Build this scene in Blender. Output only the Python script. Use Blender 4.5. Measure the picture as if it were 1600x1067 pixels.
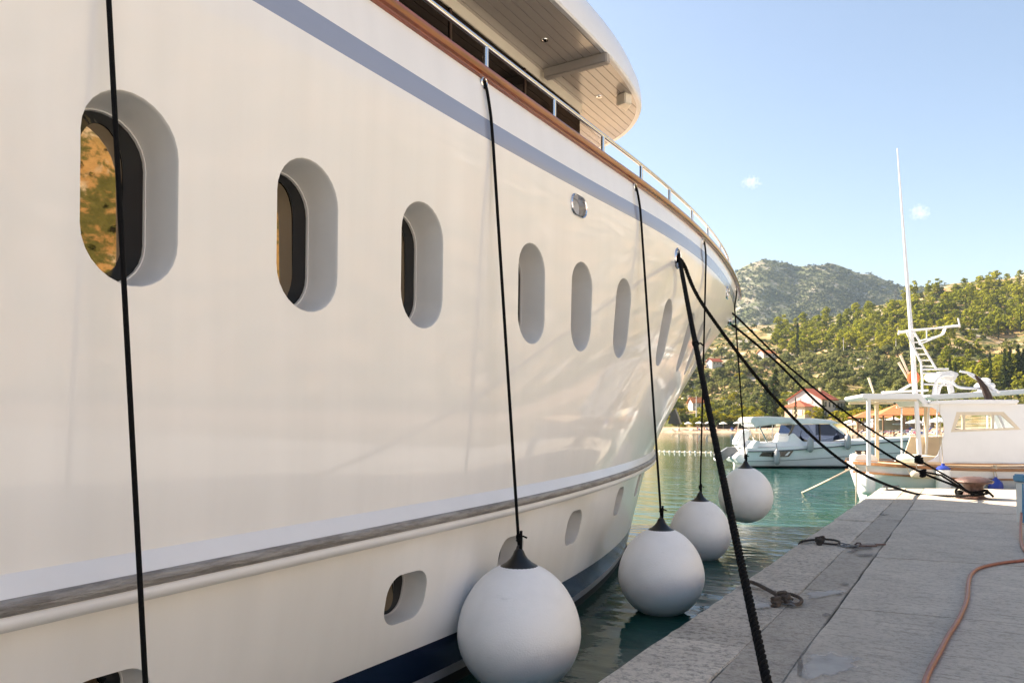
import bpy, bmesh, math, random
import numpy as np
from mathutils import Vector, Matrix, noise
from mathutils.geometry import delaunay_2d_cdt
random.seed(7)
sc = bpy.context.scene
for o in list(bpy.data.objects): bpy.data.objects.remove(o)
C = sc.collection
R = math.radians

# ------------------------------------------------------------------ camera, sky, sun, exposure
CAMZ = 1.87                       # eye height above the water
TH = math.atan(715/1200)          # the quay runs this far to the right of the optical axis; world +Y follows the quay
RV = Vector((math.cos(TH), math.sin(TH), 0)); FV = Vector((-math.sin(TH), math.cos(TH), 0))
cam = bpy.data.cameras.new('camera'); co = bpy.data.objects.new('camera', cam); C.objects.link(co)
co.location = (0, 0, CAMZ); co.rotation_euler = (R(90), 0, TH)
cam.sensor_width = 36; cam.lens = 27; cam.shift_y = 132.5/1600; cam.clip_end = 12000; cam.clip_start = 0.05
sc.camera = co

SUN_EL = 38; SUNV = Vector((-1, -.005, 0)).normalized()
world = bpy.data.worlds.new('World'); sc.world = world; world.use_nodes = True
nt = world.node_tree; nt.nodes.clear()
sky = nt.nodes.new('ShaderNodeTexSky'); sky.sky_type = 'NISHITA'; sky.sun_disc = False
sky.sun_elevation = R(SUN_EL); sky.sun_rotation = math.atan2(SUNV.x, SUNV.y)
sky.air_density = 1.0; sky.dust_density = 1.5; sky.ozone_density = 1.0
bg = nt.nodes.new('ShaderNodeBackground'); bg.inputs[1].default_value = 0.071
wo = nt.nodes.new('ShaderNodeOutputWorld'); nt.links.new(sky.outputs[0], bg.inputs[0]); nt.links.new(bg.outputs[0], wo.inputs[0])
sun = bpy.data.lights.new('sun', 'SUN'); so = bpy.data.objects.new('sun', sun); C.objects.link(so)
sun.energy = 5.0; sun.angle = R(0.53); sun.color = (1.0, 0.90, 0.76)
tosun = Vector((SUNV.x*math.cos(R(SUN_EL)), SUNV.y*math.cos(R(SUN_EL)), math.sin(R(SUN_EL))))
so.rotation_euler = tosun.to_track_quat('Z', 'Y').to_euler()
sc.view_settings.view_transform = 'Standard'; sc.view_settings.look = 'None'
sc.view_settings.gamma = 1.0; sc.view_settings.exposure = 1.88; sc.view_settings.use_curve_mapping = False
sc.view_settings.use_white_balance = True; sc.view_settings.white_balance_temperature = 7100; sc.view_settings.white_balance_tint = 11
sc.render.engine = 'CYCLES'; sc.cycles.use_denoising = True; sc.cycles.max_bounces = 8; sc.cycles.diffuse_bounces = 4
sc.cycles.sample_clamp_indirect = 6; sc.cycles.caustics_reflective = False; sc.cycles.caustics_refractive = False

# ------------------------------------------------------------------ helpers
def ray(px, py):                    # photograph position -> direction with unit depth
    return RV*((px-800)/1200) + FV + Vector((0, 0, (666-py)/1200))
def at_depth(px, py, Z): return Vector((0, 0, CAMZ)) + ray(px, py)*Z
def at_z(px, py, z): d = ray(px, py); return Vector((0, 0, CAMZ)) + d*((z-CAMZ)/d.z)
def at_x(px, py, x): d = ray(px, py); return Vector((0, 0, CAMZ)) + d*(x/d.x)
def lerp(a, b, t): return a+(b-a)*t
def sstep(t): t = max(0, min(1, t)); return t*t*(3-2*t)
def tab(xs, ys, x): return float(np.interp(x, xs, ys))
def crom(xs, ys, x):
    n = len(xs)
    if x <= xs[0]: return ys[0]+(x-xs[0])*(ys[1]-ys[0])/(xs[1]-xs[0])
    if x >= xs[-1]: return ys[-1]+(x-xs[-1])*(ys[-1]-ys[-2])/(xs[-1]-xs[-2])
    i = 0
    while x > xs[i+1]: i += 1
    h = xs[i+1]-xs[i]; t = (x-xs[i])/h
    def m(k):
        if k == 0: return (ys[1]-ys[0])/(xs[1]-xs[0])
        if k == n-1: return (ys[-1]-ys[-2])/(xs[-1]-xs[-2])
        return (ys[k+1]-ys[k-1])/(xs[k+1]-xs[k-1])
    t2, t3 = t*t, t*t*t
    return (2*t3-3*t2+1)*ys[i]+(t3-2*t2+t)*h*m(i)+(-2*t3+3*t2)*ys[i+1]+(t3-t2)*h*m(i+1)
def spline(pts, n=12):              # Catmull-Rom through points
    pts = [Vector(p) for p in pts]; out = []
    P = [pts[0]*2-pts[1]]+pts+[pts[-1]*2-pts[-2]]
    for i in range(1, len(P)-2):
        for k in range(n):
            t = k/n
            out.append(.5*((2*P[i])+(P[i+1]-P[i-1])*t+(2*P[i-1]-5*P[i]+4*P[i+1]-P[i+2])*t*t+(3*P[i]-P[i-1]-3*P[i+1]+P[i+2])*t**3))
    return out+[pts[-1]]

class MB:
    def __init__(s): s.v = []; s.f = []; s.m = []
    def quad(s, *idx, m=0): s.f.append(idx); s.m.append(m)
    def pts(s, vs): b = len(s.v); s.v += [tuple(v) for v in vs]; return b
    def box(s, c, d, rz=0, m=0, taper=1.0):
        cx, cy, cz = c; hx, hy, hz = d[0]/2, d[1]/2, d[2]/2; ca, sa = math.cos(rz), math.sin(rz); vs = []
        for z in (-1, 1):
            k = taper if z > 0 else 1
            for x, y in ((-1, -1), (1, -1), (1, 1), (-1, 1)):
                a, b = x*hx*k, y*hy*k; vs.append((cx+a*ca-b*sa, cy+a*sa+b*ca, cz+z*hz))
        b = s.pts(vs)
        for q in ((0, 3, 2, 1), (4, 5, 6, 7), (0, 1, 5, 4), (1, 2, 6, 5), (2, 3, 7, 6), (3, 0, 4, 7)): s.quad(*[b+i for i in q], m=m)
        return s
    def beam(s, p, q, w, h, m=0):
        p, q = Vector(p), Vector(q); d = (q-p).normalized(); up = Vector((0, 0, 1))
        if abs(d.z) > .95: up = Vector((0, 1, 0))
        a = d.cross(up).normalized(); u = a.cross(d).normalized()
        vs = [e+a*(sx*w/2)+u*(sy*h/2) for e in (p, q) for sx, sy in ((-1, -1), (1, -1), (1, 1), (-1, 1))]
        b = s.pts(vs)
        for f in ((0, 3, 2, 1), (4, 5, 6, 7), (0, 1, 5, 4), (1, 2, 6, 5), (2, 3, 7, 6), (3, 0, 4, 7)): s.quad(*[b+i for i in f], m=m)
        return s
    def tube(s, pts, r, n=8, m=0, caps=True, closed=False):
        pts = [Vector(p) for p in pts]; N = len(pts); rings = []; a = None
        for i in range(N):
            if closed: d = pts[(i+1) % N]-pts[i-1]
            else: d = pts[min(i+1, N-1)]-pts[max(i-1, 0)]
            if d.length < 1e-9: d = Vector((0, 0, 1))
            d.normalize()
            if a is None:
                a = d.orthogonal().normalized()
            else:
                a = a-d*a.dot(d)
                a = a.normalized() if a.length > 1e-6 else d.orthogonal().normalized()
            b = d.cross(a); rr = r[i] if isinstance(r, (list, tuple)) else r
            rings.append(s.pts([pts[i]+(a*math.cos(k*2*math.pi/n)+b*math.sin(k*2*math.pi/n))*rr for k in range(n)]))
        for i in range(N if closed else N-1):
            A, B = rings[i], rings[(i+1) % N]
            for k in range(n): s.quad(A+k, A+(k+1) % n, B+(k+1) % n, B+k, m=m)
        if caps and not closed:
            s.quad(*[rings[0]+k for k in range(n)][::-1], m=m); s.quad(*[rings[-1]+k for k in range(n)], m=m)
        return s
    def strands(s, pts, r, pitch, m=0, ns=3, n=6, step=None):   # laid rope
        step = step or pitch/8
        pts = [Vector(p) for p in pts]; L = [0]
        for a, b in zip(pts, pts[1:]): L.append(L[-1]+(b-a).length)
        M = max(2, int(L[-1]/step)); P = []; j = 0
        for i in range(M+1):
            t = L[-1]*i/M
            while j < len(L)-2 and t > L[j+1]: j += 1
            P.append(pts[j].lerp(pts[j+1], (t-L[j])/max(1e-9, L[j+1]-L[j])))
        a = None; paths = [[] for _ in range(ns)]
        for i in range(M+1):
            d = (P[min(i+1, M)]-P[max(i-1, 0)]).normalized()
            a = d.orthogonal().normalized() if a is None else (a-d*a.dot(d)).normalized()
            b = d.cross(a)
            for k in range(ns):
                ph = L[-1]*i/M/pitch*2*math.pi+k*2*math.pi/ns
                paths[k].append(P[i]+(a*math.cos(ph)+b*math.sin(ph))*r*.5)
        for p in paths: s.tube(p, r*.56, n, m)
        return s
    def lathe(s, c, prof, n=24, m=0, mfun=None):
        c = Vector(c); rings = []
        for r, z in prof:
            rings.append(s.pts([(c.x+max(r, 1e-4)*math.cos(k*2*math.pi/n), c.y+max(r, 1e-4)*math.sin(k*2*math.pi/n), c.z+z) for k in range(n)]))
        for i in range(len(prof)-1):
            for k in range(n): s.quad(rings[i]+k, rings[i]+(k+1) % n, rings[i+1]+(k+1) % n, rings[i+1]+k, m=mfun(i) if mfun else m)
        return s
    def prism(s, outline, a, b, axis='y', m=0):   # outline in the two other axes, extruded between a and b
        n = len(outline)
        def P(u, w, t): return {'y': (u, t, w), 'z': (u, w, t), 'x': (t, u, w)}[axis]
        A = s.pts([P(u, w, a) for u, w in outline]); B = s.pts([P(u, w, b) for u, w in outline])
        s.quad(*[A+i for i in range(n)], m=m); s.quad(*[B+i for i in range(n)][::-1], m=m)
        for i in range(n): s.quad(A+(i+1) % n, A+i, B+i, B+(i+1) % n, m=m)
        return s
    def sweep(s, frames, prof, m=0, mfun=None, closed=True):   # frames: (origin, out, up)
        rings = [s.pts([o+a*u+b*w for u, w in prof]) for o, a, b in frames]; n = len(prof)
        for A, B in zip(rings, rings[1:]):
            for k in range(n if closed else n-1): s.quad(A+k, A+(k+1) % n, B+(k+1) % n, B+k, m=mfun(k) if mfun else m)
        if closed:
            s.quad(*[rings[0]+k for k in range(n)][::-1], m=m); s.quad(*[rings[-1]+k for k in range(n)], m=m)
        return s
    def ball(s, c, r, n=10, m=0, sz=(1, 1, 1)):
        prof = [(math.sin(math.pi*i/n), -math.cos(math.pi*i/n)) for i in range(n+1)]
        b0 = len(s.v); s.lathe((0, 0, 0), prof, n*2, m)
        for i in range(b0, len(s.v)): v = s.v[i]; s.v[i] = (c[0]+v[0]*r*sz[0], c[1]+v[1]*r*sz[1], c[2]+v[2]*r*sz[2])
        return s
    def build(s, name, mats, parent=None, smooth=False, fix=True, bevel=0):
        me = bpy.data.meshes.new(name); me.from_pydata(s.v, [], s.f)
        if not isinstance(mats, (list, tuple)): mats = [mats]
        for mt in mats: me.materials.append(mt)
        me.polygons.foreach_set('material_index', s.m)
        if fix:
            bm = bmesh.new(); bm.from_mesh(me); bmesh.ops.remove_doubles(bm, verts=bm.verts, dist=1e-5)
            bmesh.ops.recalc_face_normals(bm, faces=bm.faces)
            if bevel:
                ed = [e for e in bm.edges if len(e.link_faces) == 2 and e.calc_face_angle(0) > .6]
                bmesh.ops.bevel(bm, geom=ed, offset=bevel, segments=2, affect='EDGES', clamp_overlap=True)
            bm.to_mesh(me); bm.free()
        if smooth:
            me.polygons.foreach_set('use_smooth', [True]*len(me.polygons))
            try: me.set_sharp_from_angle(angle=R(40))
            except Exception: pass
        me.update()
        o = bpy.data.objects.new(name, me); C.objects.link(o)
        if parent: o.parent = parent
        return o
def tag(o, label=None, cat=None, group=None, kind=None):
    if label: o['label'] = label
    if cat: o['category'] = cat
    if group: o['group'] = group
    if kind: o['kind'] = kind
    return o
def empty(name, loc=(0, 0, 0), rz=0, label=None, cat=None, group=None):
    o = bpy.data.objects.new(name, None); C.objects.link(o); o.location = loc; o.rotation_euler = (0, 0, rz); o.empty_display_size = .1
    return tag(o, label, cat, group)
def copy_tree(o, parent=None):
    c = o.copy(); C.objects.link(c); c.parent = parent
    for ch in list(o.children): copy_tree(ch, c)
    return c

# ------------------------------------------------------------------ materials
def mat(name, col, rough=.5, metal=0, var=.0, vscale=3., bump=0., bscale=40., spec=.5, coat=0., col2=None, trans=0., noise_detail=5, coord='Object', stretch=(1, 1, 1), lo=.35, hi=.65):
    m = bpy.data.materials.new(name); m.use_nodes = True; t = m.node_tree; p = t.nodes['Principled BSDF']
    p.inputs['Base Color'].default_value = (*col, 1); p.inputs['Roughness'].default_value = rough; p.inputs['Metallic'].default_value = metal
    p.inputs['Specular IOR Level'].default_value = spec; p.inputs['Coat Weight'].default_value = coat; p.inputs['Coat Roughness'].default_value = .08
    tc = t.nodes.new('ShaderNodeTexCoord'); mp = t.nodes.new('ShaderNodeMapping'); mp.inputs['Scale'].default_value = stretch
    if coord == 'World':
        g = t.nodes.new('ShaderNodeNewGeometry'); t.links.new(g.outputs['Position'], mp.inputs[0])
    else: t.links.new(tc.outputs[coord], mp.inputs[0])
    if var or col2:
        n = t.nodes.new('ShaderNodeTexNoise'); n.inputs['Scale'].default_value = vscale; n.inputs['Detail'].default_value = noise_detail; n.inputs['Roughness'].default_value = .62
        t.links.new(mp.outputs[0], n.inputs[0])
        rp = t.nodes.new('ShaderNodeValToRGB'); c2 = col2 or tuple(max(0, c*(1-var)) for c in col)
        rp.color_ramp.elements[0].position = lo; rp.color_ramp.elements[1].position = hi
        rp.color_ramp.elements[0].color = (*c2, 1); rp.color_ramp.elements[1].color = (*col, 1)
        t.links.new(n.outputs[0], rp.inputs[0]); t.links.new(rp.outputs[0], p.inputs['Base Color'])
    if bump:
        n2 = t.nodes.new('ShaderNodeTexNoise'); n2.inputs['Scale'].default_value = bscale; n2.inputs['Detail'].default_value = 6
        t.links.new(mp.outputs[0], n2.inputs[0]); b = t.nodes.new('ShaderNodeBump'); b.inputs['Strength'].default_value = bump; b.inputs['Distance'].default_value = .02
        t.links.new(n2.outputs[0], b.inputs['Height']); t.links.new(b.outputs[0], p.inputs['Normal'])
    return m
def N(t, typ, **kw):
    n = t.nodes.new(typ)
    for k, v in kw.items(): setattr(n, k, v)
    return n

M = {}
def hull_paint():
    m = mat('yacht_paint', (.87, .86, .845), .3, var=.03, vscale=.7, spec=.5, coat=.6, stretch=(1, 1, .25))
    t = m.node_tree; p = t.nodes['Principled BSDF']; p.inputs['Coat Roughness'].default_value = .05
    g = N(t, 'ShaderNodeNewGeometry'); mp = N(t, 'ShaderNodeMapping'); mp.inputs['Scale'].default_value = (9, 9, .5); t.links.new(g.outputs['Position'], mp.inputs[0])
    n = N(t, 'ShaderNodeTexNoise'); n.inputs['Scale'].default_value = 3; n.inputs['Detail'].default_value = 4; t.links.new(mp.outputs[0], n.inputs[0])
    r = N(t, 'ShaderNodeMapRange'); r.inputs[3].default_value = .24; r.inputs[4].default_value = .40; t.links.new(n.outputs[0], r.inputs[0]); t.links.new(r.outputs[0], p.inputs['Roughness'])
    src = p.inputs['Base Color'].links[0].from_socket; st = N(t, 'ShaderNodeMapRange'); st.inputs[1].default_value = .3; st.inputs[2].default_value = .62; st.inputs[3].default_value = .955; st.inputs[4].default_value = 1.0
    mp2 = N(t, 'ShaderNodeMapping'); mp2.inputs['Scale'].default_value = (2.6, 2.6, .12); t.links.new(g.outputs['Position'], mp2.inputs[0]); n5 = N(t, 'ShaderNodeTexNoise'); n5.inputs['Scale'].default_value = 2; n5.inputs['Detail'].default_value = 7; t.links.new(mp2.outputs[0], n5.inputs[0]); t.links.new(n5.outputs[0], st.inputs[0])
    sv = N(t, 'ShaderNodeVectorMath', operation='SCALE'); t.links.new(src, sv.inputs[0]); t.links.new(st.outputs[0], sv.inputs['Scale']); t.links.new(sv.outputs[0], p.inputs['Base Color'])
    n3 = N(t, 'ShaderNodeTexNoise'); n3.inputs['Scale'].default_value = .9; n3.inputs['Detail'].default_value = 1; t.links.new(g.outputs['Position'], n3.inputs[0])
    b = N(t, 'ShaderNodeBump'); b.inputs['Strength'].default_value = .25; b.inputs['Distance'].default_value = .02
    t.links.new(n3.outputs[0], b.inputs['Height']); t.links.new(b.outputs[0], p.inputs['Normal'])
    return m
M['hull'] = hull_paint()
M['stripe'] = mat('grey_blue_stripe', (.27, .31, .42), .22, spec=.5, coat=.4)
M['navy'] = mat('navy_boot_stripe', (.012, .022, .055), .25, var=.3, vscale=2, coat=.3)
M['greyband'] = mat('grey_band', (.42, .42, .43), .4, var=.2)
M['antifoul'] = mat('antifouling', (.012, .013, .016), .6, var=.4)
M['chrome'] = mat('polished_steel', (.74, .74, .75), .12, 1)
M['reveal'] = mat('porthole_liner', (.74, .72, .68), .4, var=.06, vscale=2)
M['frit'] = mat('black_glass_border', (.006, .006, .006), .08, spec=.5)
M['rubber'] = mat('black_rubber', (.005, .005, .005), .35, var=.3, vscale=30)
def mirror_glass(name, tint, fac):
    m = bpy.data.materials.new(name); m.use_nodes = True; t = m.node_tree; t.nodes.clear()
    o = N(t, 'ShaderNodeOutputMaterial'); d = N(t, 'ShaderNodeBsdfDiffuse'); d.inputs[0].default_value = (.004, .004, .004, 1)
    g = N(t, 'ShaderNodeBsdfGlossy'); g.inputs[0].default_value = (*tint, 1); g.inputs[1].default_value = .015
    x = N(t, 'ShaderNodeMixShader'); x.inputs[0].default_value = fac; t.links.new(d.outputs[0], x.inputs[1]); t.links.new(g.outputs[0], x.inputs[2]); t.links.new(x.outputs[0], o.inputs[0])
    return m
M['window'] = mirror_glass('tinted_mirror_glass', (1., .76, .5), .27)
M['darkglass'] = mirror_glass('dark_brown_glass', (.8, .6, .5), .07)
M['blueglass'] = mirror_glass('dark_blue_glass', (.45, .6, 1), .13)
def clear_glass():
    m = bpy.data.materials.new('clear_glass'); m.use_nodes = True; t = m.node_tree; t.nodes.clear()
    o = N(t, 'ShaderNodeOutputMaterial'); d = N(t, 'ShaderNodeBsdfTransparent'); d.inputs[0].default_value = (.93, .95, .95, 1)
    g = N(t, 'ShaderNodeBsdfGlossy'); g.inputs[1].default_value = .02
    x = N(t, 'ShaderNodeMixShader'); x.inputs[0].default_value = .08; t.links.new(d.outputs[0], x.inputs[1]); t.links.new(g.outputs[0], x.inputs[2]); t.links.new(x.outputs[0], o.inputs[0])
    return m
M['clear'] = clear_glass()
def teak_varnish():
    m = mat('varnished_teak', (.30, .08, .035), .2, var=.4, vscale=6, spec=.5, coat=.7, stretch=(6, .6, 6))
    return m
M['deckteak'] = mat('scrubbed_teak_deck', (.60, .45, .30), .7, var=.2)
M['teak'] = teak_varnish()
def worn_rail():
    m = mat('worn_steel_strip', (.36, .345, .335), .45, .35, bump=.6, bscale=60, col2=(.21, .195, .185), vscale=14, stretch=(1, .35, 2.5), lo=.38, hi=.6)
    return m
M['worn'] = worn_rail()
M['cream'] = mat('cream_panel', (.76, .68, .55), .35, var=.08, vscale=2, coat=.2)
M['soffit'] = mat('soffit_plank', (.50, .44, .39), .25, var=.06, vscale=1.5, coat=.4)
M['groove'] = mat('plank_caulk', (.36, .32, .285), .6)
M['whitepaint'] = mat('white_gelcoat', (.78, .78, .79), .3, var=.05, vscale=2, coat=.2)
M['rope'] = mat('black_rope', (.0035, .0035, .0038), .85, var=.4, vscale=40, bump=.5, bscale=150, spec=.2)
M['greyrope'] = mat('weathered_rope', (.11, .085, .07), .85, var=.5, vscale=25, bump=.5, bscale=150)
M['dirtyrope'] = mat('old_dark_rope', (.05, .042, .038), .85, var=.5, vscale=25, bump=.5, bscale=150)
M['paletwine'] = mat('pale_mooring_rope', (.55, .47, .36), .8, var=.2, vscale=20)
def fender_mat():
    m = mat('white_vinyl', (.90, .885, .87), .48, var=.06, vscale=4.5, bump=.12, bscale=90, noise_detail=8, lo=.3, hi=.55)
    t = m.node_tree; p = t.nodes['Principled BSDF']; src = p.inputs['Base Color'].links[0].from_socket; tc = N(t, 'ShaderNodeTexCoord'); oi = N(t, 'ShaderNodeObjectInfo')
    ad = N(t, 'ShaderNodeVectorMath', operation='ADD'); t.links.new(tc.outputs['Object'], ad.inputs[0]); sc_ = N(t, 'ShaderNodeMath', operation='MULTIPLY'); sc_.inputs[1].default_value = 40; t.links.new(oi.outputs['Random'], sc_.inputs[0]); t.links.new(sc_.outputs[0], ad.inputs[1])
    mp = N(t, 'ShaderNodeMapping'); mp.inputs['Scale'].default_value = (3, 3, 14); t.links.new(ad.outputs[0], mp.inputs[0]); n = N(t, 'ShaderNodeTexNoise'); n.inputs['Scale'].default_value = 1.4; n.inputs['Detail'].default_value = 8; n.inputs['Roughness'].default_value = .7; t.links.new(mp.outputs[0], n.inputs[0])
    r = N(t, 'ShaderNodeMapRange'); r.inputs[1].default_value = .62; r.inputs[2].default_value = .78; r.inputs[3].default_value = 1.0; r.inputs[4].default_value = .72; t.links.new(n.outputs[0], r.inputs[0])
    v = N(t, 'ShaderNodeVectorMath', operation='SCALE'); t.links.new(src, v.inputs[0]); t.links.new(r.outputs[0], v.inputs['Scale']); t.links.new(v.outputs[0], p.inputs['Base Color'])
    return m
M['vinyl'] = fender_mat()
M['greyvinyl'] = mat('grey_vinyl', (.34, .35, .37), .5, var=.1)
M['bluevinyl'] = mat('blue_vinyl', (.02, .05, .32), .45, var=.15)
M['rust'] = mat('painted_rusty_iron', (.15, .085, .07), .45, .2, bump=.5, bscale=40, col2=(.065, .035, .028), vscale=7, coat=.1)
M['wood'] = mat('oiled_wood', (.36, .16, .06), .45, var=.5, vscale=5, stretch=(.6, 6, 6))
M['darkwood'] = mat('dark_wood', (.05, .025, .018), .4, var=.3, vscale=8)
M['deck'] = mat('sunlit_deck_paint', (.62, .48, .34), .6, var=.2, vscale=3)  # tan deck colour with random variation
M['creampaint'] = mat('cream_paint', (.72, .62, .48), .5, var=.1)
M['canvas'] = mat('white_canvas', (.74, .74, .73), .8, var=.1, vscale=3, bump=.3, bscale=8)
M['steelgrey'] = mat('outboard_grey', (.16, .17, .18), .35, var=.2)
M['orange'] = mat('orange_plastic', (.75, .13, .03), .5, var=.1)
M['hose'] = mat('terracotta_hose', (.30, .085, .055), .42, var=.25, vscale=12)
M['pedblue'] = mat('blue_plastic', (.03, .22, .42), .4, var=.15)
M['pedwhite'] = mat('pale_plastic', (.62, .66, .68), .4, var=.15)
M['teal'] = mat('teal_white_fabric', (.55, .72, .68), .8, col2=(.75, .72, .62), vscale=2.2)

# ------------------------------------------------------------------ sea
def sea_mat():
    m = bpy.data.materials.new('harbour_water'); m.use_nodes = True; t = m.node_tree; p = t.nodes['Principled BSDF']
    p.inputs['Roughness'].default_value = .03; p.inputs['IOR'].default_value = 1.333; p.inputs['Specular IOR Level'].default_value = .5
    g = N(t, 'ShaderNodeNewGeometry'); mp = N(t, 'ShaderNodeMapping'); mp.inputs['Rotation'].default_value = (0, 0, -TH); mp.inputs['Scale'].default_value = (.55, 1.25, 1)
    t.links.new(g.outputs['Position'], mp.inputs[0])
    n0 = N(t, 'ShaderNodeTexNoise'); n0.inputs['Scale'].default_value = .05; t.links.new(g.outputs['Position'], n0.inputs[0])
    rp = N(t, 'ShaderNodeValToRGB'); rp.color_ramp.elements[0].position = .4; rp.color_ramp.elements[1].position = .62
    rp.color_ramp.elements[0].color = (.003, .052, .042, 1); rp.color_ramp.elements[1].color = (.005, .080, .057, 1)
    t.links.new(n0.outputs[0], rp.inputs[0]); t.links.new(rp.outputs[0], p.inputs['Base Color'])
    a = N(t, 'ShaderNodeTexNoise'); a.inputs['Scale'].default_value = 1.35; a.inputs['Detail'].default_value = 1.2; a.inputs['Distortion'].default_value = .8
    b = N(t, 'ShaderNodeTexNoise'); b.inputs['Scale'].default_value = 5.5; b.inputs['Detail'].default_value = 3
    c = N(t, 'ShaderNodeMath', operation='MULTIPLY_ADD'); c.inputs[1].default_value = .26
    t.links.new(mp.outputs[0], a.inputs[0]); t.links.new(mp.outputs[0], b.inputs[0])
    t.links.new(b.outputs[0], c.inputs[0]); t.links.new(a.outputs[0], c.inputs[2])
    bu = N(t, 'ShaderNodeBump'); bu.inputs['Strength'].default_value = 1.0; bu.inputs['Distance'].default_value = .042
    wp = N(t, 'ShaderNodeTexNoise'); wp.inputs['Scale'].default_value = .22; wp.inputs['Detail'].default_value = 2; t.links.new(mp.outputs[0], wp.inputs[0]); wr = N(t, 'ShaderNodeMapRange'); wr.inputs[1].default_value = .38; wr.inputs[2].default_value = .62; wr.inputs[3].default_value = .45; wr.inputs[4].default_value = 1.0; t.links.new(wp.outputs[0], wr.inputs[0]); t.links.new(wr.outputs[0], bu.inputs['Strength'])
    t.links.new(c.outputs[0], bu.inputs['Height']); t.links.new(bu.outputs[0], p.inputs['Normal'])
    return m
M['sea'] = sea_mat()
b = MB(); b.pts([(-4000, -4000, 0), (4000, -4000, 0), (4000, 4000, 0), (-4000, 4000, 0)]); b.quad(0, 1, 2, 3)
tag(b.build('sea', M['sea'], fix=False), 'teal green harbour water with small ripples', kind='structure')

# ------------------------------------------------------------------ terrain (bay shore, hill, mountain)
def phi_of(px): return math.degrees(math.atan((px-800)/1200))
PH = [phi_of(p) for p in (700, 1040, 1150, 1250, 1330, 1400, 1450, 1530, 1600)]+[45, 60, 90, 130]
CY = [560, 520, 508, 500, 488, 467, 451, 438, 430]
CR_Z = [600, 640, 650, 640, 620, 610, 600, 600, 590]
CR = [z/math.cos(R(p)) for z, p in zip(CR_Z, PH)]+[560, 480, 420, 420]
CZ = [CAMZ+(666-y)/1200*z for y, z in zip(CY, CR_Z)]+[165, 200, 215, 200]
SP = [-60, phi_of(1240), phi_of(1330), phi_of(1420), phi_of(1480), 33.7, 45, 90, 130]
SR = [240, 240, 208, 165, 140, 125, 105, 90, 90]
MPX = [800, 1000, 1100, 1140, 1165, 1195, 1222, 1245, 1280, 1310, 1350, 1400, 1425, 1445, 1470, 1500, 1560, 1700]
MY = [520, 470, 444, 427, 413, 404, 409, 415, 411, 413, 424, 440, 447, 446, 442, 446, 458, 490]
MP = [phi_of(p) for p in MPX]; MZ = [CAMZ+(666-y)/1200*1800 for y in MY]
def fbm(x, y, s, o=4):
    return noise.fractal(Vector((x*s, y*s, 3.3)), 1.0, 2.0, o)
def shore(phi): return tab(SP, SR, phi)
def terr(phi, r):
    rs = shore(phi); ra = max(rs+45, 268); rc = crom(PH, CR, phi) if phi < 120 else 420; zc = crom(PH, CZ, phi)
    x = r*math.sin(R(phi)); y = r*math.cos(R(phi))
    if r < rs: z = -1.2*min(1, (rs-r)/6)
    else: z = .0+1.5*min(1, (r-rs)/14)+2.2*sstep((r-rs-14)/(ra-rs))
    amp = 0
    if r > ra-20:
        s = max(0, (r-ra)/(rc-ra))
        if s <= 1: h = zc*(.55*s+.45*s**1.8); amp = s
        else: h = zc*max(.45, 1-(s-1)*.55); amp = 1
        z = max(z, 3.7+h-3.7*s if s < 1 else h)
        z += fbm(x, y, 1/70., 4)*7*min(1, amp*2.5)*(1 if s < .8 else max(.25, 1-(s-.8)*3))
    if r > 900:
        rm = 1800/max(.3, math.cos(R(phi))); k = (r-900)/(rm-900)
        mz = crom(MP, MZ, min(max(phi, MP[0]), MP[-1]))
        rid = (abs(fbm(x, y, 1/330., 4))-.3)*85*math.sin(math.pi*min(1, max(0, k*.96)))
        if k < 1: mh = mz*(.25*k+.75*k**1.25)+rid
        else: mh = mz*max(0, 1-(k-1)*1.3)
        z = max(z, mh)
    return z
def pol(phi, r): return RV*(r*math.sin(R(phi)))+FV*(r*math.cos(R(phi)))
phis = list(np.arange(-35, 10, 1.2))+list(np.arange(10, 35.6, .13))+list(np.arange(36, 112, .8))
rads = [85*(2700/85)**(i/170) for i in range(171)]
tb = MB(); vv = []
for ph in phis:
    for r in rads:
        p = pol(ph, r); vv.append((p.x, p.y, terr(ph, r)))
tb.v = vv; nr = len(rads)
for i in range(len(phis)-1):
    for j in range(nr-1): tb.quad(i*nr+j, i*nr+j+1, (i+1)*nr+j+1, (i+1)*nr+j, m=1 if rads[j] > 930 else 0)
ZG = np.array([v[2] for v in vv]).reshape(len(phis), nr); PA = np.array(phis); RA = np.array(rads)
RF = np.geomspace(RA[0], RA[-1], 1400)
def hit(px, py):                      # ground point that the photograph shows at a position
    phi = phi_of(px); i = min(max(int(np.searchsorted(PA, phi))-1, 0), len(PA)-2); f = (phi-PA[i])/(PA[i+1]-PA[i])
    zc_ = np.interp(RF, RA, ZG[i]*(1-f)+ZG[i+1]*f); ok = (zc_ >= CAMZ+(666-py)/1200*RF*math.cos(R(phi))) & (RF > shore(phi)*1.005)
    k = int(np.argmax(ok))
    if not ok[k]: return None, None
    return pol(phi, RF[k])+Vector((0, 0, float(zc_[k]))), float(RF[k])*math.cos(R(phi))
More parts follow.
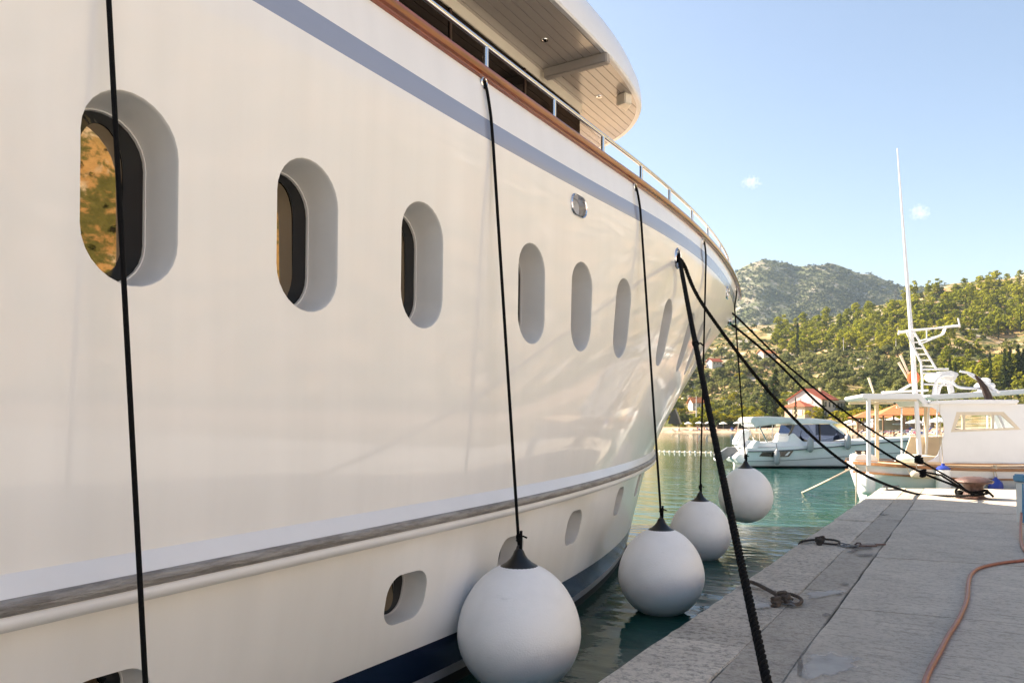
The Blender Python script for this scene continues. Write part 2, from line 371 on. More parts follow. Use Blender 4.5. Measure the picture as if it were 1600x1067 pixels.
def terrain_mat(far=False):
    m = bpy.data.materials.new('rocky_mountain' if far else 'dry_hillside'); m.use_nodes = True; t = m.node_tree; p = t.nodes['Principled BSDF']; p.inputs['Roughness'].default_value = .95; p.inputs['Specular IOR Level'].default_value = .1
    g = N(t, 'ShaderNodeNewGeometry')
    def ramp(scale, els, detail=6, dist=0., rough=.65):
        n = N(t, 'ShaderNodeTexNoise'); n.inputs['Scale'].default_value = scale; n.inputs['Detail'].default_value = detail; n.inputs['Roughness'].default_value = rough; n.inputs['Distortion'].default_value = dist
        t.links.new(g.outputs['Position'], n.inputs[0]); r = N(t, 'ShaderNodeValToRGB'); t.links.new(n.outputs[0], r.inputs[0])
        while len(r.color_ramp.elements) < len(els): r.color_ramp.elements.new(.5)
        for e, (po, c) in zip(r.color_ramp.elements, els): e.position = po; e.color = (*c, 1)
        return r
    if far:
        grass = ramp(.008, [(.35, (.25, .20, .15)), (.5, (.32, .27, .21)), (.65, (.20, .19, .14))]); rock = ramp(.03, [(.3, (.22, .215, .20)), (.7, (.38, .36, .34))]); scrub = ramp(.1, [(.3, (.065, .08, .035)), (.7, (.125, .135, .06))])
        m1 = ramp(.02, [(.47, (0, 0, 0)), (.56, (1, 1, 1))], 9, .5, .75); m2 = ramp(.022, [(.41, (0, 0, 0)), (.52, (1, 1, 1))], 10, .3, .8)
    if not far: grass = ramp(.02, [(.35, (.30, .19, .09)), (.5, (.38, .26, .13)), (.65, (.22, .18, .08))])
    if not far: rock = ramp(.06, [(.3, (.32, .29, .26)), (.7, (.52, .47, .41))])
    if not far: scrub = ramp(.25, [(.3, (.06, .07, .025)), (.7, (.12, .125, .045))])
    if not far: m1 = ramp(.06, [(.52, (0, 0, 0)), (.60, (1, 1, 1))], 8, .5)     # rock outcrops
    if not far: m2 = ramp(.085, [(.46, (0, 0, 0)), (.53, (1, 1, 1))], 9, .3, .75)  # scrub patches
    def mix(f, a, b):
        x = N(t, 'ShaderNodeMix', data_type='RGBA'); t.links.new(f.outputs[0], x.inputs[0]); t.links.new(a, x.inputs[6]); t.links.new(b, x.inputs[7]); return x.outputs[2]
    c1 = mix(m1, grass.outputs[0], rock.outputs[0]); c2 = mix(m2, c1, scrub.outputs[0])
    # sand on the low shore
    sx = N(t, 'ShaderNodeSeparateXYZ'); t.links.new(g.outputs['Position'], sx.inputs[0])
    mr = N(t, 'ShaderNodeMapRange'); mr.inputs[1].default_value = 1.45; mr.inputs[2].default_value = 1.75; t.links.new(sx.outputs[2], mr.inputs[0])
    x = N(t, 'ShaderNodeMix', data_type='RGBA'); x.inputs[6].default_value = (.40, .30, .22, 1); t.links.new(mr.outputs[0], x.inputs[0]); t.links.new(c2, x.inputs[7])
    t.links.new(x.outputs[2], p.inputs['Base Color'])
    bn = N(t, 'ShaderNodeTexNoise'); bn.inputs['Scale'].default_value = .3; bn.inputs['Detail'].default_value = 8; t.links.new(g.outputs['Position'], bn.inputs[0])
    bu = N(t, 'ShaderNodeBump'); bu.inputs['Strength'].default_value = .6; bu.inputs['Distance'].default_value = 2.5; t.links.new(bn.outputs[0], bu.inputs['Height']); t.links.new(bu.outputs[0], p.inputs['Normal'])
    return m
to = tb.build('hills', [terrain_mat(), terrain_mat(True)], smooth=True, fix=False); tag(to, 'dry scrub hills and mountain behind a sandy beach', kind='structure')

# ------------------------------------------------------------------ quay
QZ = .47; QX = -1.72
def stone_mat(name, col, col2, sp=.5, bump=.6):
    m = mat(name, col, .82, bump=bump, bscale=55, col2=col2, vscale=2.6, noise_detail=9, coord='World', lo=.3, hi=.72)
    t = m.node_tree; p = t.nodes['Principled BSDF']; src = p.inputs['Base Color'].links[0].from_socket
    g = N(t, 'ShaderNodeNewGeometry'); oi = N(t, 'ShaderNodeObjectInfo')
    n = N(t, 'ShaderNodeTexNoise'); n.inputs['Scale'].default_value = 24; n.inputs['Detail'].default_value = 8; n.inputs['Roughness'].default_value = .78; t.links.new(g.outputs['Position'], n.inputs[0])
    r = N(t, 'ShaderNodeMapRange'); r.inputs[1].default_value = .40; r.inputs[2].default_value = .52; r.inputs[3].default_value = sp; r.inputs[4].default_value = 1; t.links.new(n.outputs[0], r.inputs[0])
    k = N(t, 'ShaderNodeMapRange'); k.inputs[3].default_value = .86; k.inputs[4].default_value = 1.1; t.links.new(oi.outputs['Random'], k.inputs[0])
    # scratches and scuffs along the walking direction
    mp = N(t, 'ShaderNodeMapping'); mp.inputs['Rotation'].default_value = (0, 0, .25); mp.inputs['Scale'].default_value = (3, 26, 3); t.links.new(g.outputs['Position'], mp.inputs[0])
    n2 = N(t, 'ShaderNodeTexNoise'); n2.inputs['Scale'].default_value = 1; n2.inputs['Detail'].default_value = 5; t.links.new(mp.outputs[0], n2.inputs[0])
    r2 = N(t, 'ShaderNodeMapRange'); r2.inputs[1].default_value = .3; r2.inputs[2].default_value = .42; r2.inputs[3].default_value = .72; r2.inputs[4].default_value = 1; t.links.new(n2.outputs[0], r2.inputs[0])
    a = N(t, 'ShaderNodeMath', operation='MULTIPLY'); t.links.new(r.outputs[0], a.inputs[0]); t.links.new(k.outputs[0], a.inputs[1])
    a2 = N(t, 'ShaderNodeMath', operation='MULTIPLY'); t.links.new(a.outputs[0], a2.inputs[0]); t.links.new(r2.outputs[0], a2.inputs[1])
    v = N(t, 'ShaderNodeVectorMath', operation='SCALE'); t.links.new(src, v.inputs[0]); t.links.new(a2.outputs[0], v.inputs['Scale']); t.links.new(v.outputs[0], p.inputs['Base Color'])
    return m
M['kerb'] = stone_mat('grey_limestone', (.67, .605, .52), (.49, .44, .38), .5, 1.0)
M['slab'] = stone_mat('grey_concrete_slab', (.54, .485, .41), (.42, .375, .32), .72, .5)
M['strip'] = stone_mat('darker_concrete', (.48, .43, .365), (.37, .33, .28), .66, .6)
M['joint'] = mat('dark_joint', (.12, .115, .11), .95, var=.4, vscale=8)
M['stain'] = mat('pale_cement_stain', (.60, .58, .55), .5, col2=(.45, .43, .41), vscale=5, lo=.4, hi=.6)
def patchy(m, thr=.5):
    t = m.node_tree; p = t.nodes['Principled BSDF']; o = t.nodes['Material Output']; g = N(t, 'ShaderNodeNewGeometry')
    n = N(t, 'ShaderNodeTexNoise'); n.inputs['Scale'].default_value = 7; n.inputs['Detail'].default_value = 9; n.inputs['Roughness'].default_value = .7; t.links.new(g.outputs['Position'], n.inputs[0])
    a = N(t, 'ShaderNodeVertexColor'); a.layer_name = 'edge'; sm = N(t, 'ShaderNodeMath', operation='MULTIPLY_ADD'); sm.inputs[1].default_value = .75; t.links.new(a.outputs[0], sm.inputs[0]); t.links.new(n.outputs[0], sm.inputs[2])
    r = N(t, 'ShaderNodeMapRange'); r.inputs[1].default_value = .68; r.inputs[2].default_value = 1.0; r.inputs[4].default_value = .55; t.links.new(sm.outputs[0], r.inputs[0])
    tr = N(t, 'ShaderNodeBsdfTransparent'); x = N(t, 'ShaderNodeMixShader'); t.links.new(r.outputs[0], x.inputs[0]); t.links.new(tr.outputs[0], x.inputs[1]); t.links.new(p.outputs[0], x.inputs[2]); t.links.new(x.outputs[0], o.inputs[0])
M['pale'] = mat('pale_promenade_concrete', (.56, .55, .53), .85, var=.2, vscale=.5, coord='World')
M['wetstain'] = mat('dark_rust_stain', (.085, .062, .05), .7, col2=(.16, .14, .13), vscale=14)
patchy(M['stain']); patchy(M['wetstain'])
def qend(x): return 19.3+.5*(x+1.63)
qb = MB(); out = [(QX+.02, -60), (60, -60), (60, qend(3)), (3, qend(3)-.01), (QX+.02, qend(QX)-.01)]
qb.prism([(x, y) for x, y in out], -1.5, QZ-.05, 'z')
quay = qb.build('quay', M['joint']); tag(quay, 'grey stone quay with kerb stones and concrete slabs', kind='structure')
def slab(x0, x1, ya, yb, mt, gap=.008, skew=0., depth=.12, zt=0., wob=.004, name='slab'):
    b = MB(); n = 6; top = []
    def L(xa, ya_, xb, yb_):
        return [(lerp(xa, xb, i/n)+random.uniform(-wob, wob), lerp(ya_, yb_, i/n)+random.uniform(-wob, wob)) for i in range(n)]
    y = lambda yy, x: min(yy+skew*(x-x0), qend(x)-.002)
    x0 += gap; x1 -= gap; ya += gap; yb -= gap
    pts = L(x0, y(ya, x0), x1, y(ya, x1))+L(x1, y(ya, x1), x1, y(yb, x1))+L(x1, y(yb, x1), x0, y(yb, x0))+L(x0, y(yb, x0), x0, y(ya, x0))
    b.prism(pts, QZ-depth, QZ+zt, 'z')
    return b.build(name, mt, quay, bevel=.006)
kj = [-2, -.6, .9, 2.2, 3.4, 4.93, 5.68, 6.75, 7.9, 9.77, 10.7, 11.45, 12.4, 14.0, 15.2, 16.4, 17.8, 19.6]
for a, c in zip(kj, kj[1:]): slab(QX-.03, -1.22, a, c, M['kerb'], gap=.004, zt=random.uniform(-.004, .006), wob=.008, depth=.35, name='kerb_stone')
b = MB(); b.box((33.2, -20, QZ-.06), (53.6, 80, .12)); b.build('promenade', M['pale'], quay)  # added out of view, pale so that it bounces sunlight onto the hull
sj = [-2, 1.2, 4.1, 7.0, 9.9, 12.9, 15.8, 20]
for a, c in zip(sj, sj[1:]): slab(-1.226, -.882, a, c, M['strip'], gap=.002, zt=random.uniform(-.004, -.001), wob=.006, name='infill_strip')
cj = [-6.9, -4.3, -1.6, 1.05, 3.72, 6.39, 9.06, 11.77, 14.45, 17.1, 21]
for a, c in zip(cj, cj[1:]):
    slab(-.88, 2.6, a, c, M['slab'], gap=.005, skew=.12, wob=.007, zt=random.uniform(-.003, .003), name='concrete_slab')
    slab(2.6, 6.4, a, c, M['pale'], gap=.006, skew=.0, zt=random.uniform(-.003, .003), name='concrete_slab')  # unseen slab column made pale to bounce more sunlight
def blob(name, pts, mt, z, irr=.12, n=4):
    pts = [Vector((p[0], p[1], 0)) for p in pts]; c = sum(pts, Vector())/len(pts); out = []
    for i in range(len(pts)):
        for k in range(n):
            p = pts[i].lerp(pts[(i+1) % len(pts)], k/n); d = 1+irr*noise.noise(p*9)
            out.append(c+(p-c)*d)
    b = MB(); m_ = len(out); b.pts([(c.x+(p.x-c.x)*1.25, c.y+(p.y-c.y)*1.25, z) for p in out]+[(c.x+(p.x-c.x)*.7, c.y+(p.y-c.y)*.7, z) for p in out]+[(c.x, c.y, z)])
    for i in range(m_): b.quad(i, (i+1) % m_, m_+(i+1) % m_, m_+i); b.quad(m_+i, m_+(i+1) % m_, 2*m_)
    o = b.build(name, mt, quay, fix=False); ca = o.data.color_attributes.new('edge', 'FLOAT_COLOR', 'POINT')
    for i in range(len(b.v)): k = 0. if i < m_ else .75; ca.data[i].color = (k, k, k, 1)
    return o
M['darkstain'] = mat('dark_grime_stain', (.10, .095, .09), .8, col2=(.2, .19, .18), vscale=12); patchy(M['darkstain'])
def gp(px, py): return at_z(px, py, QZ)
blob('cement_stain', [gp(*p) for p in ((1252, 1052), (1268, 1025), (1300, 1018), (1345, 1032), (1338, 1046), (1290, 1060), (1262, 1064))], M['stain'], QZ+.009, .35, 6)  # pale patches of colour laid on the paving, ragged at the edge
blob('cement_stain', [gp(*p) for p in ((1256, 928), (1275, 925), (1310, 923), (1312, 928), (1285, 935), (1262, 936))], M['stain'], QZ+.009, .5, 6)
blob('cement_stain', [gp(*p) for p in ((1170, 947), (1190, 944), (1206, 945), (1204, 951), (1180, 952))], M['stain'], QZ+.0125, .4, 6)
blob('rust_stain', [gp(*p) for p in ((1336, 853), (1368, 850), (1366, 859), (1340, 860), (1330, 866), (1328, 860))], M['wetstain'], QZ+.009, .4, 6)

for px, py, w_, h_ in ((1318, 914, 8, 2.2), (1310, 929, 6, 1.6), (1352, 868, 18, 2.2), (1291, 961, 7, 3), (1250, 1043, 5, 17), (1381, 804, 8, 1.5)):
    blob('grime_stain', [gp(px+w_*math.cos(t), py+h_*math.sin(t)) for t in np.linspace(0, 6.28, 9)[:-1]], M['darkstain'], QZ+.0075+.0006*(px % 5), .5, 4)

# ------------------------------------------------------------------ motor yacht
XC = -5.8
HZ = [-.4, 0, .7, 1.4, 2.36, 3.24, 3.9, 4.37]
HB = [3.34, 3.22, 3.05, 2.93, 2.90, 2.885, 2.875, 2.93]
HY0 = [3.9, 4.0, 4.0, 4.2, 5.0, 6.2, 6.9, 7.2]
HA = [.0270, .0269, .0265, .0262, .0228, .0205, .0168, .0152]
HYS = [11.6, 11.7, 11.5, 11.5, 12.3, 13.2, 14.6, 15.4]
YST = [13.2, 13.6, 14.0, 14.4, 15.0, 15.7, 16.3, 16.7]
def gz(y): return 4.33+.10*sstep((y-3)/10)
def half(y, z):
    b0 = crom(HZ, HB, z); y0 = crom(HZ, HY0, z); a = crom(HZ, HA, z); ys = crom(HZ, HYS, z); yst = crom(HZ, YST, z)
    base = lambda q: b0+a*max(0, q-y0)**2
    if y <= ys: return base(y)
    xs = base(ys); sl = 2*a*(ys-y0); D = yst-ys; q = (y-ys)/D     # round off to the stem
    T = -XC
    return xs+sl*D*q+(T-xs-sl*D)*min(1, q)**1.7
def hp(y, z): return Vector((-half(y, z), y, z))
def hn(y, z):
    e = .01; a = hp(y+e, z)-hp(y-e, z); b = hp(y, z+e)-hp(y, z-e); n = a.cross(b)
    n = n.normalized(); return n if n.x > 0 else -n
def s2y(s, z): return s if s <= 10 else 10+(s-10)*(crom(HZ, YST, z)-10)/8
def y2s(y, z): return y if y <= 10 else 10+(y-10)*8/(crom(HZ, YST, z)-10)
yacht = empty('motor_yacht', (XC, 0, 0), 0, 'large cream white motor yacht moored along the quay, its side filling the left', 'yacht')
YO = Vector((-XC, 0, 0))
def yb(b, name, mats, parent=None, **kw):      # build with yacht-local coordinates
    b.v = [(v[0]-XC, v[1], v[2]) for v in b.v]; return b.build(name, mats, parent or yacht, **kw)
def stadium(w, h, n=14):
    r = w/2; k = h/2-r; pts = []
    for i in range(n+1): a = math.pi*i/n; pts.append((r*math.cos(a), k+r*math.sin(a)))
    for i in range(n+1): a = math.pi+math.pi*i/n; pts.append((r*math.cos(a), -k+r*math.sin(a)))
    return pts
def rrect(w, h, r, n=7):
    pts = []
    for cx, cy, a0 in ((w/2-r, h/2-r, 0), (-w/2+r, h/2-r, 90), (-w/2+r, -h/2+r, 180), (w/2-r, -h/2+r, 270)):
        for i in range(n+1): a = R(a0+90*i/n); pts.append((cx+r*math.cos(a), cy+r*math.sin(a)))
    return pts
wins = [(y, 2.82+.021*(y-1.87), stadium(.42, .775)) for y in (-2.0, -1.05, -.05, .9, 1.87, 2.83, 3.78, 5.15, 6.04, 7.02, 8.6, 10.0, 10.97, 11.96)]
ports = [(y, .70+.052*(y-1.85), rrect(.40, .32, .125)) for y in (-2.0, 0, 1.85, 3.79, 5.09, 6.4, 8.1, 9.6)]
haws = [(5.93, 3.75, rrect(.27, .165, .08)), (8.7, 3.83, rrect(.20, .22, .095)), (12.5, 4.03, rrect(.30, .17, .083))]
holes = wins+ports+haws
def stripe_top(y): return gz(y)-.335*(1-.42*sstep((y-4)/7))
def stripe_bot(y): return gz(y)-.475*(1-.25*sstep((y-4)/7))
ZB = -.4
def zv(v, y): return ZB+v*(gz(y)-ZB)
def build_hull():
    V2, E, pos = [], [], []
    def add(y, z): 
        V2.append(Vector((y2s(y, z), (z-ZB)/(gz(y)-ZB)*6))); pos.append((y, z)); return len(V2)-1
    ss = list(np.arange(-14, -2.9, .8))+list(np.arange(-2.6, 15.0, .22))+list(np.arange(15.05, 17.6, .12))+[17.7, 17.8, 17.88, 17.94, 17.98, 18.0]
    vs = list(np.linspace(0, 1, 30))
    def inhole(y, z, grow=1.0):
        for hy, hz, ol in holes:
            if abs(y-hy) < .35 and abs(z-hz) < .5:
                w = max(p[0] for p in ol)*grow+ (grow-1)*.3; h = max(p[1] for p in ol)*grow+(grow-1)*.3
                if abs(y-hy) < w and abs(z-hz) < h: return True
        return False
    for s in ss:
        for v in vs:
            y = s2y(s, 2); z = zv(v, y); y = s2y(s, z); z = zv(v, y)
            if not inhole(y, z, 1.12): add(y, z)
    for fn in (stripe_top, stripe_bot, lambda y: .415-.0*y, lambda y: .17, lambda y: .095):
        prev = None
        for s in ss:
            z = fn(s if s < 10 else 12); y = s2y(s, z); z = fn(y); i = add(y, z)
            if prev is not None: E.append((prev, i))
            prev = i
    for hy, hz, ol in holes:
        ids = [add(hy+p[0], hz+p[1]) for p in ol]
        ids = list(dict.fromkeys(ids)); E.extend([(ids[i], ids[(i+1) % len(ids)]) for i in range(len(ids))])
    co_, ed, fa, ov, oe, of = delaunay_2d_cdt(V2, E, [], 0, 1e-5)
    P = []
    for i, c in enumerate(co_):
        if ov[i]: P.append(pos[ov[i][0]])
        else:
            v = c.y/6; y = s2y(c.x, 2); z = zv(v, y); y = s2y(c.x, z); P.append((y, z))
    def poly_in(y, z):
        for hy, hz, ol in holes:
            a, b = y-hy, z-hz
            if abs(a) > .25 or abs(b) > .42: continue
            ins = False; n = len(ol)
            for i in range(n):
                x1, y1 = ol[i]; x2, y2 = ol[(i+1) % n]
                if (y1 > b) != (y2 > b) and a < (x2-x1)*(b-y1)/(y2-y1)+x1: ins = not ins
            if ins: return True
        return False
    mb = MB(); nor = []
    for y, z in P: 
        p = hp(y, z); mb.v.append((p.x-XC, p.y, p.z)); nor.append(hn(min(y, crom(HZ, YST, z)-.05), z))
    for f in fa:
        cy = sum(P[i][0] for i in f)/len(f); cz = sum(P[i][1] for i in f)/len(f)
        if poly_in(cy, cz): continue
        a, b_, c_ = [Vector(mb.v[i]) for i in f[:3]]
        f = list(f)
        if (b_-a).cross(c_-a).dot(nor[f[0]]) < 0: f.reverse()
        mi = 0
        if stripe_bot(cy) < cz < stripe_top(cy): mi = 1
        elif cz < .095: mi = 4
        elif cz < .17: mi = 3
        elif cz < .415: mi = 2
        mb.quad(*f, m=mi)
    # far side, mirrored, plain
    n0 = len(mb.v); gs = list(np.arange(-14, 17.9, 1.0))+[17.5, 17.9, 18.0]; gs = sorted(set(gs)); gv = list(np.linspace(0, 1, 9))
    for s in gs:
        for v in gv:
            y = s2y(s, 2); z = zv(v, y); y = s2y(s, z); p = hp(y, z); mb.v.append((-(p.x-XC), p.y, p.z)); q = hn(min(y, crom(HZ, YST, z)-.05), z); nor.append(Vector((-q.x, q.y, q.z)))
    k = len(gv)
    for i in range(len(gs)-1):
        for j in range(k-1): mb.quad(n0+i*k+j, n0+i*k+j+1, n0+(i+1)*k+j+1, n0+(i+1)*k+j)
    # transom
    n1 = len(mb.v); tr = []
    for sgn in (1, -1):
        for v in (gv if sgn > 0 else gv[::-1]):
            z = zv(v, -14); p = hp(-14, z); tr.append((sgn*(p.x-XC), -14, z)); nor.append(Vector((0, -1, 0)))
    mb.v += tr; mb.quad(*range(n1, n1+len(tr)))
    me = bpy.data.meshes.new('hull'); me.from_pydata(mb.v, [], mb.f)
    for k_ in ('hull', 'stripe', 'navy', 'greyband', 'antifoul'): me.materials.append(M[k_])
    me.polygons.foreach_set('material_index', mb.m); me.polygons.foreach_set('use_smooth', [True]*len(me.polygons))
    me.normals_split_custom_set_from_vertices([tuple(n) for n in nor]); me.update()
    o = bpy.data.objects.new('hull', me); C.objects.link(o); o.parent = yacht
    return o
hull = build_hull()
# portholes: rounded lip, deep liner, black border widened to paint a dark reflection, tinted glass
def porthole(hy, hz, ol, depth, inner, gl, name='porthole', lip=.012):
    iy, iz = inner
    n = hn(hy, hz); n.z = 0; n.normalize(); b = MB(); loops = []
    tn = Vector((-n.y, n.x, 0))
    def loop(sc_, d):
        res = []
        for p in ol:
            q = hp(hy+p[0], hz+p[1]); c = hp(hy, hz)
            v = q-c; sx, sz = sc_ if isinstance(sc_, tuple) else (sc_, sc_); res.append(c+Vector((v.x*sx, v.y*sx, v.z*sz))-n*d)
        return res
    specs = [(1.0, 0), (.992, .004), (.982, .016), (.955, depth*.72), (.925, depth*.86), (.91, depth*.865), (.905, depth)]
    for s_, d in specs: loops.append(b.pts(loop(s_, d)))
    m_ = len(ol)
    for A, B in zip(loops, loops[1:]):
        for k in range(m_): b.quad(A+k, A+(k+1) % m_, B+(k+1) % m_, B+k)
    po = yb(b, name, M['reveal'], smooth=True)
    b = MB(); A = b.pts(loop(.91, depth*.93)); B = b.pts(loop(inner, depth*.93+.002))
    for k in range(m_): b.quad(A+k, A+(k+1) % m_, B+(k+1) % m_, B+k)
    g = yb(b, 'gasket', M['frit'], po, fix=False)
    b = MB(); A = b.pts([hp(hy, hz)+Vector((0, 0, p.z-hz))+tn*(p-hp(hy, hz)).dot(tn)-n*(depth*.95) for p in loop((iy+.01, iz+.01), 0)]); b.quad(*range(m_))
    g = yb(b, 'glass', M['window'], po, fix=False)
    return po
for hy, hz, ol in wins: porthole(hy, hz, ol, .235, (.47, .80), 1)
for hy, hz, ol in ports: porthole(hy, hz, ol, .20, (.5, .7), 1)
for i, (hy, hz, ol) in enumerate(haws):
    n = hn(hy, hz); b = MB(); c = hp(hy, hz); m_ = len(ol); loops = []
    for s_, d in ((1.12, -.002), (1.11, .010), (1.05, .017), (.97, .010), (.93, -.05), (.9, -.14)):
        loops.append(b.pts([c+(hp(hy+p[0], hz+p[1])-c)*s_+n*d for p in ol]))
    for A, B in zip(loops, loops[1:]):
        for k in range(m_): b.quad(A+k, A+(k+1) % m_, B+(k+1) % m_, B+k)
    ho = yb(b, 'hawse_ring', M['chrome'], smooth=True)
    if i != 1:
        b = MB(); A = b.pts([c+(hp(hy+p[0], hz+p[1])-c)*.905-n*.05 for p in ol]); B = b.pts([c+(hp(hy+p[0], hz+p[1])-c)*.8-n*.12 for p in ol])
        for k in range(m_): b.quad(A+k, A+(k+1) % m_, B+(k+1) % m_, B+k)
        b.quad(*[B+k for k in range(m_)]); yb(b, 'port_flap', M['whitepaint'], ho, smooth=True)  # white backing added to stand for bright sky seen through the hole
    if i == 1:
        b = MB(); b.tube([c-n*.05+Vector((0, -.09, 0)), c-n*.05+Vector((0, .09, 0))], .022, 8); b.tube([c-n*.06+Vector((0, 0, -.1)), c-n*.06+Vector((0, 0, .1))], .022, 8)
        yb(b, 'roller', M['chrome'], ho, smooth=True)
ys = list(np.arange(-14, 15.2, .3))+list(np.arange(15.2, 17.05, .08))
def hull_frames(zf, yl, off=0.):
    fr = []
    for y in yl:
        z = zf(y)
        if y > crom(HZ, YST, z)-.03: break
        n = hn(y, z); n.z = 0; n.normalize(); fr.append((hp(y, z)+n*off, n, Vector((0, 0, 1))))
    return fr
# rub rail: sloping white shoulder, worn steel strip, half-round white moulding
rz = lambda y: 1.215+.0195*y
fr = hull_frames(rz, ys)
b = MB(); b.sweep(fr, [(-.03, .115), (.0, .112), (.012, .104), (.072, .022), (.078, .010), (.078, -.028), (.088, -.034), (.094, -.050), (.090, -.070), (.074, -.086), (.045, -.096), (-.03, -.10)])
rr = yb(b, 'rub_rail', M['whitepaint'], smooth=True)
b = MB()
fr2 = []
for i, y in enumerate(np.arange(-14, 14.5, .06)):
    z = rz(y)
    if y > crom(HZ, YST, z)-.05: break
    n = hn(y, z); n.z = 0; n.normalize(); fr2.append((hp(y, z)+n*(noise.noise(Vector((y*2.2, 0, 0)))*.003), n, Vector((0, 0, 1))))
prof = [(.066, .026)]+[(.076+.032*math.cos(a), -.002+.031*math.sin(a)) for a in np.linspace(1.2, -1.25, 9)]+[(.07, -.032)]
b.sweep(fr2, prof); yb(b, 'rub_strip', M['worn'], rr, smooth=True)
# teak cap rail
b = MB(); fr = hull_frames(lambda y: gz(y), ys)
b.sweep(fr, [(-.14, .0), (-.14, .035), (-.12, .05), (.0, .052), (.03, .046), (.05, .028), (.053, .0), (.045, -.022), (.028, -.03), (.028, -.042), (.012, -.05), (0, -.05)])
yb(b, 'cap_rail', M['teak'], smooth=True)
# bow knee rail end and inner deck
b = MB(); L = [hp(y, gz(y)-.9) for y in ys if y < 16.6]; Ls = [(p.x+.06-.0, p.y) for p in L]; outl = [(-half(y, gz(y)-.9)-.12, y) for y in ys if y < 14.9]; outl += [(2*XC-x, y) for x, y in outl[::-1]]
b.prism(outl, 3.38, 3.44, 'z'); yb(b, 'main_deck', M['deckteak'])
for ya, yz in ((-14, 5.74), (6.12, 8.5), (8.9, 12.3)):
    b = MB(); fr = hull_frames(lambda y: gz(y)-.02, list(np.linspace(ya, yz, max(3, int((yz-ya)/.3))))); dz = .9 if ya < 8 else .35; b.sweep(fr, [(-.13, .0), (-.10, .0), (-.10, -dz), (-.13, -dz)]); yb(b, 'bulwark_lining', M['whitepaint'])
# hand rail on stanchions
hr = lambda y: gz(y)+.052+.205*(1-.0*y)
sty = [-5.4, -4.4, -3.4, -2.4, -1.4, -.4, .6, 1.6, 2.6, 3.62, 4.63, 5.68, 6.68, 7.68, 8.66, 9.7, 10.7, 11.8]
def rp_(y, z): p = hp(y, gz(y)); return Vector((p.x-.05, y, z))
pth = [rp_(y, hr(y)) for y in np.arange(-6, 12.4, .2)]
pth += spline([rp_(12.4, hr(12.4)), rp_(12.9, hr(13)-.03), rp_(13.25, hr(13)-.10), rp_(13.45, hr(13)-.21)], 6)[1:]
b = MB(); b.tube(pth, .021, 10); yb(b, 'handrail', M['chrome'], smooth=True)
for y in sty:
    b = MB(); b.tube([rp_(y, gz(y)+.05), rp_(y, hr(y))], .019, 10); b.lathe(rp_(y, gz(y)+.05), [(.04, 0), (.04, .008), (.022, .014)], 12)
    yb(b, 'stanchion', M['chrome'], smooth=True)
# overhang: outer plan curve, planked soffit
OZ = 5.75
def ox(y):                               # outer edge of the overhang in plan, as half breadth from the centreline of the yacht
    return None
edge = spline([(-3.29, -8, 0), (-3.28, 0, 0), (-3.26, 5, 0), (-3.24, 7.2, 0), (-3.33, 8.35, 0), (-3.52, 9.0, 0), (-4.0, 9.6, 0), (-4.8, 10.0, 0), (XC, 10.15, 0)], 10)
full = [(p.x, p.y) for p in edge]+[(2*XC-p.x, p.y) for p in edge[::-1]][1:]
oh = MB(); oh.prism(full, OZ+.012, OZ+.10, 'z'); over = yb(oh, 'overhang', M['groove'])
b = MB(); frs = []
for i, p in enumerate(edge):
    d = (edge[min(i+1, len(edge)-1)]-edge[max(i-1, 0)]).normalized(); n = Vector((d.y, -d.x, 0)); frs.append((Vector((p.x, p.y, OZ)), n, Vector((0, 0, 1))))
b.sweep(frs, [(-.05, 0), (-.004, -.004), (.012, .012), (.012, .10), (-.015, .24), (-.09, .42), (-.25, .62), (-.55, .86), (-.60, .84), (-.3, .55), (-.12, .3), (-.06, .1)])
yb(b, 'fascia', M['whitepaint'], over, smooth=True)
def yend(x):
    best = -8
    for p, q in zip(edge, edge[1:]):
        lo, hi = min(p.x, q.x), max(p.x, q.x)
        if lo <= x <= hi and q.y > 6.5:
            t = (x-p.x)/(q.x-p.x) if q.x != p.x else 0; best = max(best, lerp(p.y, q.y, t))
    return best
x = -3.30; pw = .098
while x > XC+.1:
    xa, xb = x, x-pw+.007; ya, ybn = yend(max(min(xa, -3.27), XC)), yend(max(xb, XC))
    if ya < 0: ya = 7.6 if x > -3.3 else ya
    if ya < 0 or ybn < 0: x -= pw; continue
    b = MB(); b.prism([(xa, -8), (xa, ya-.04), (xb, ybn-.04), (xb, -8)], OZ, OZ+.0115, 'z'); yb(b, 'soffit_plank', M['soffit'], over)
    x -= pw
b = MB(); b.beam(at_z(852, 117, OZ-.05), at_z(953, 90, OZ-.05)+Vector((-.02, 0, 0)), .09, .11); yb(b, 'soffit_beam', M['groove'], over, bevel=.01)
for px, py in ((851, 63), (936, 151), (900, 176)):
    c = at_z(px, py, OZ); b = MB(); b.lathe((c.x, c.y, OZ-.006), [(.018, .004), (.024, 0), (.036, .0), (.038, .006)], 20); sp_ = yb(b, 'downlight', M['chrome'], over, smooth=True)
    b = MB(); b.lathe((c.x, c.y, OZ-.003), [(.0, 0), (.018, 0)], 16); yb(b, 'lens', M['frit'], sp_)
c = at_z(981, 161, OZ-.07); b = MB(); b.prism([(c.x-.10, c.y-.12), (c.x+.03, c.y-.16), (c.x+.07, c.y-.05), (c.x-.06, c.y+.10)], OZ-.13, OZ-.002, 'z'); yb(b, 'speaker_box', M['cream'], over, bevel=.012)
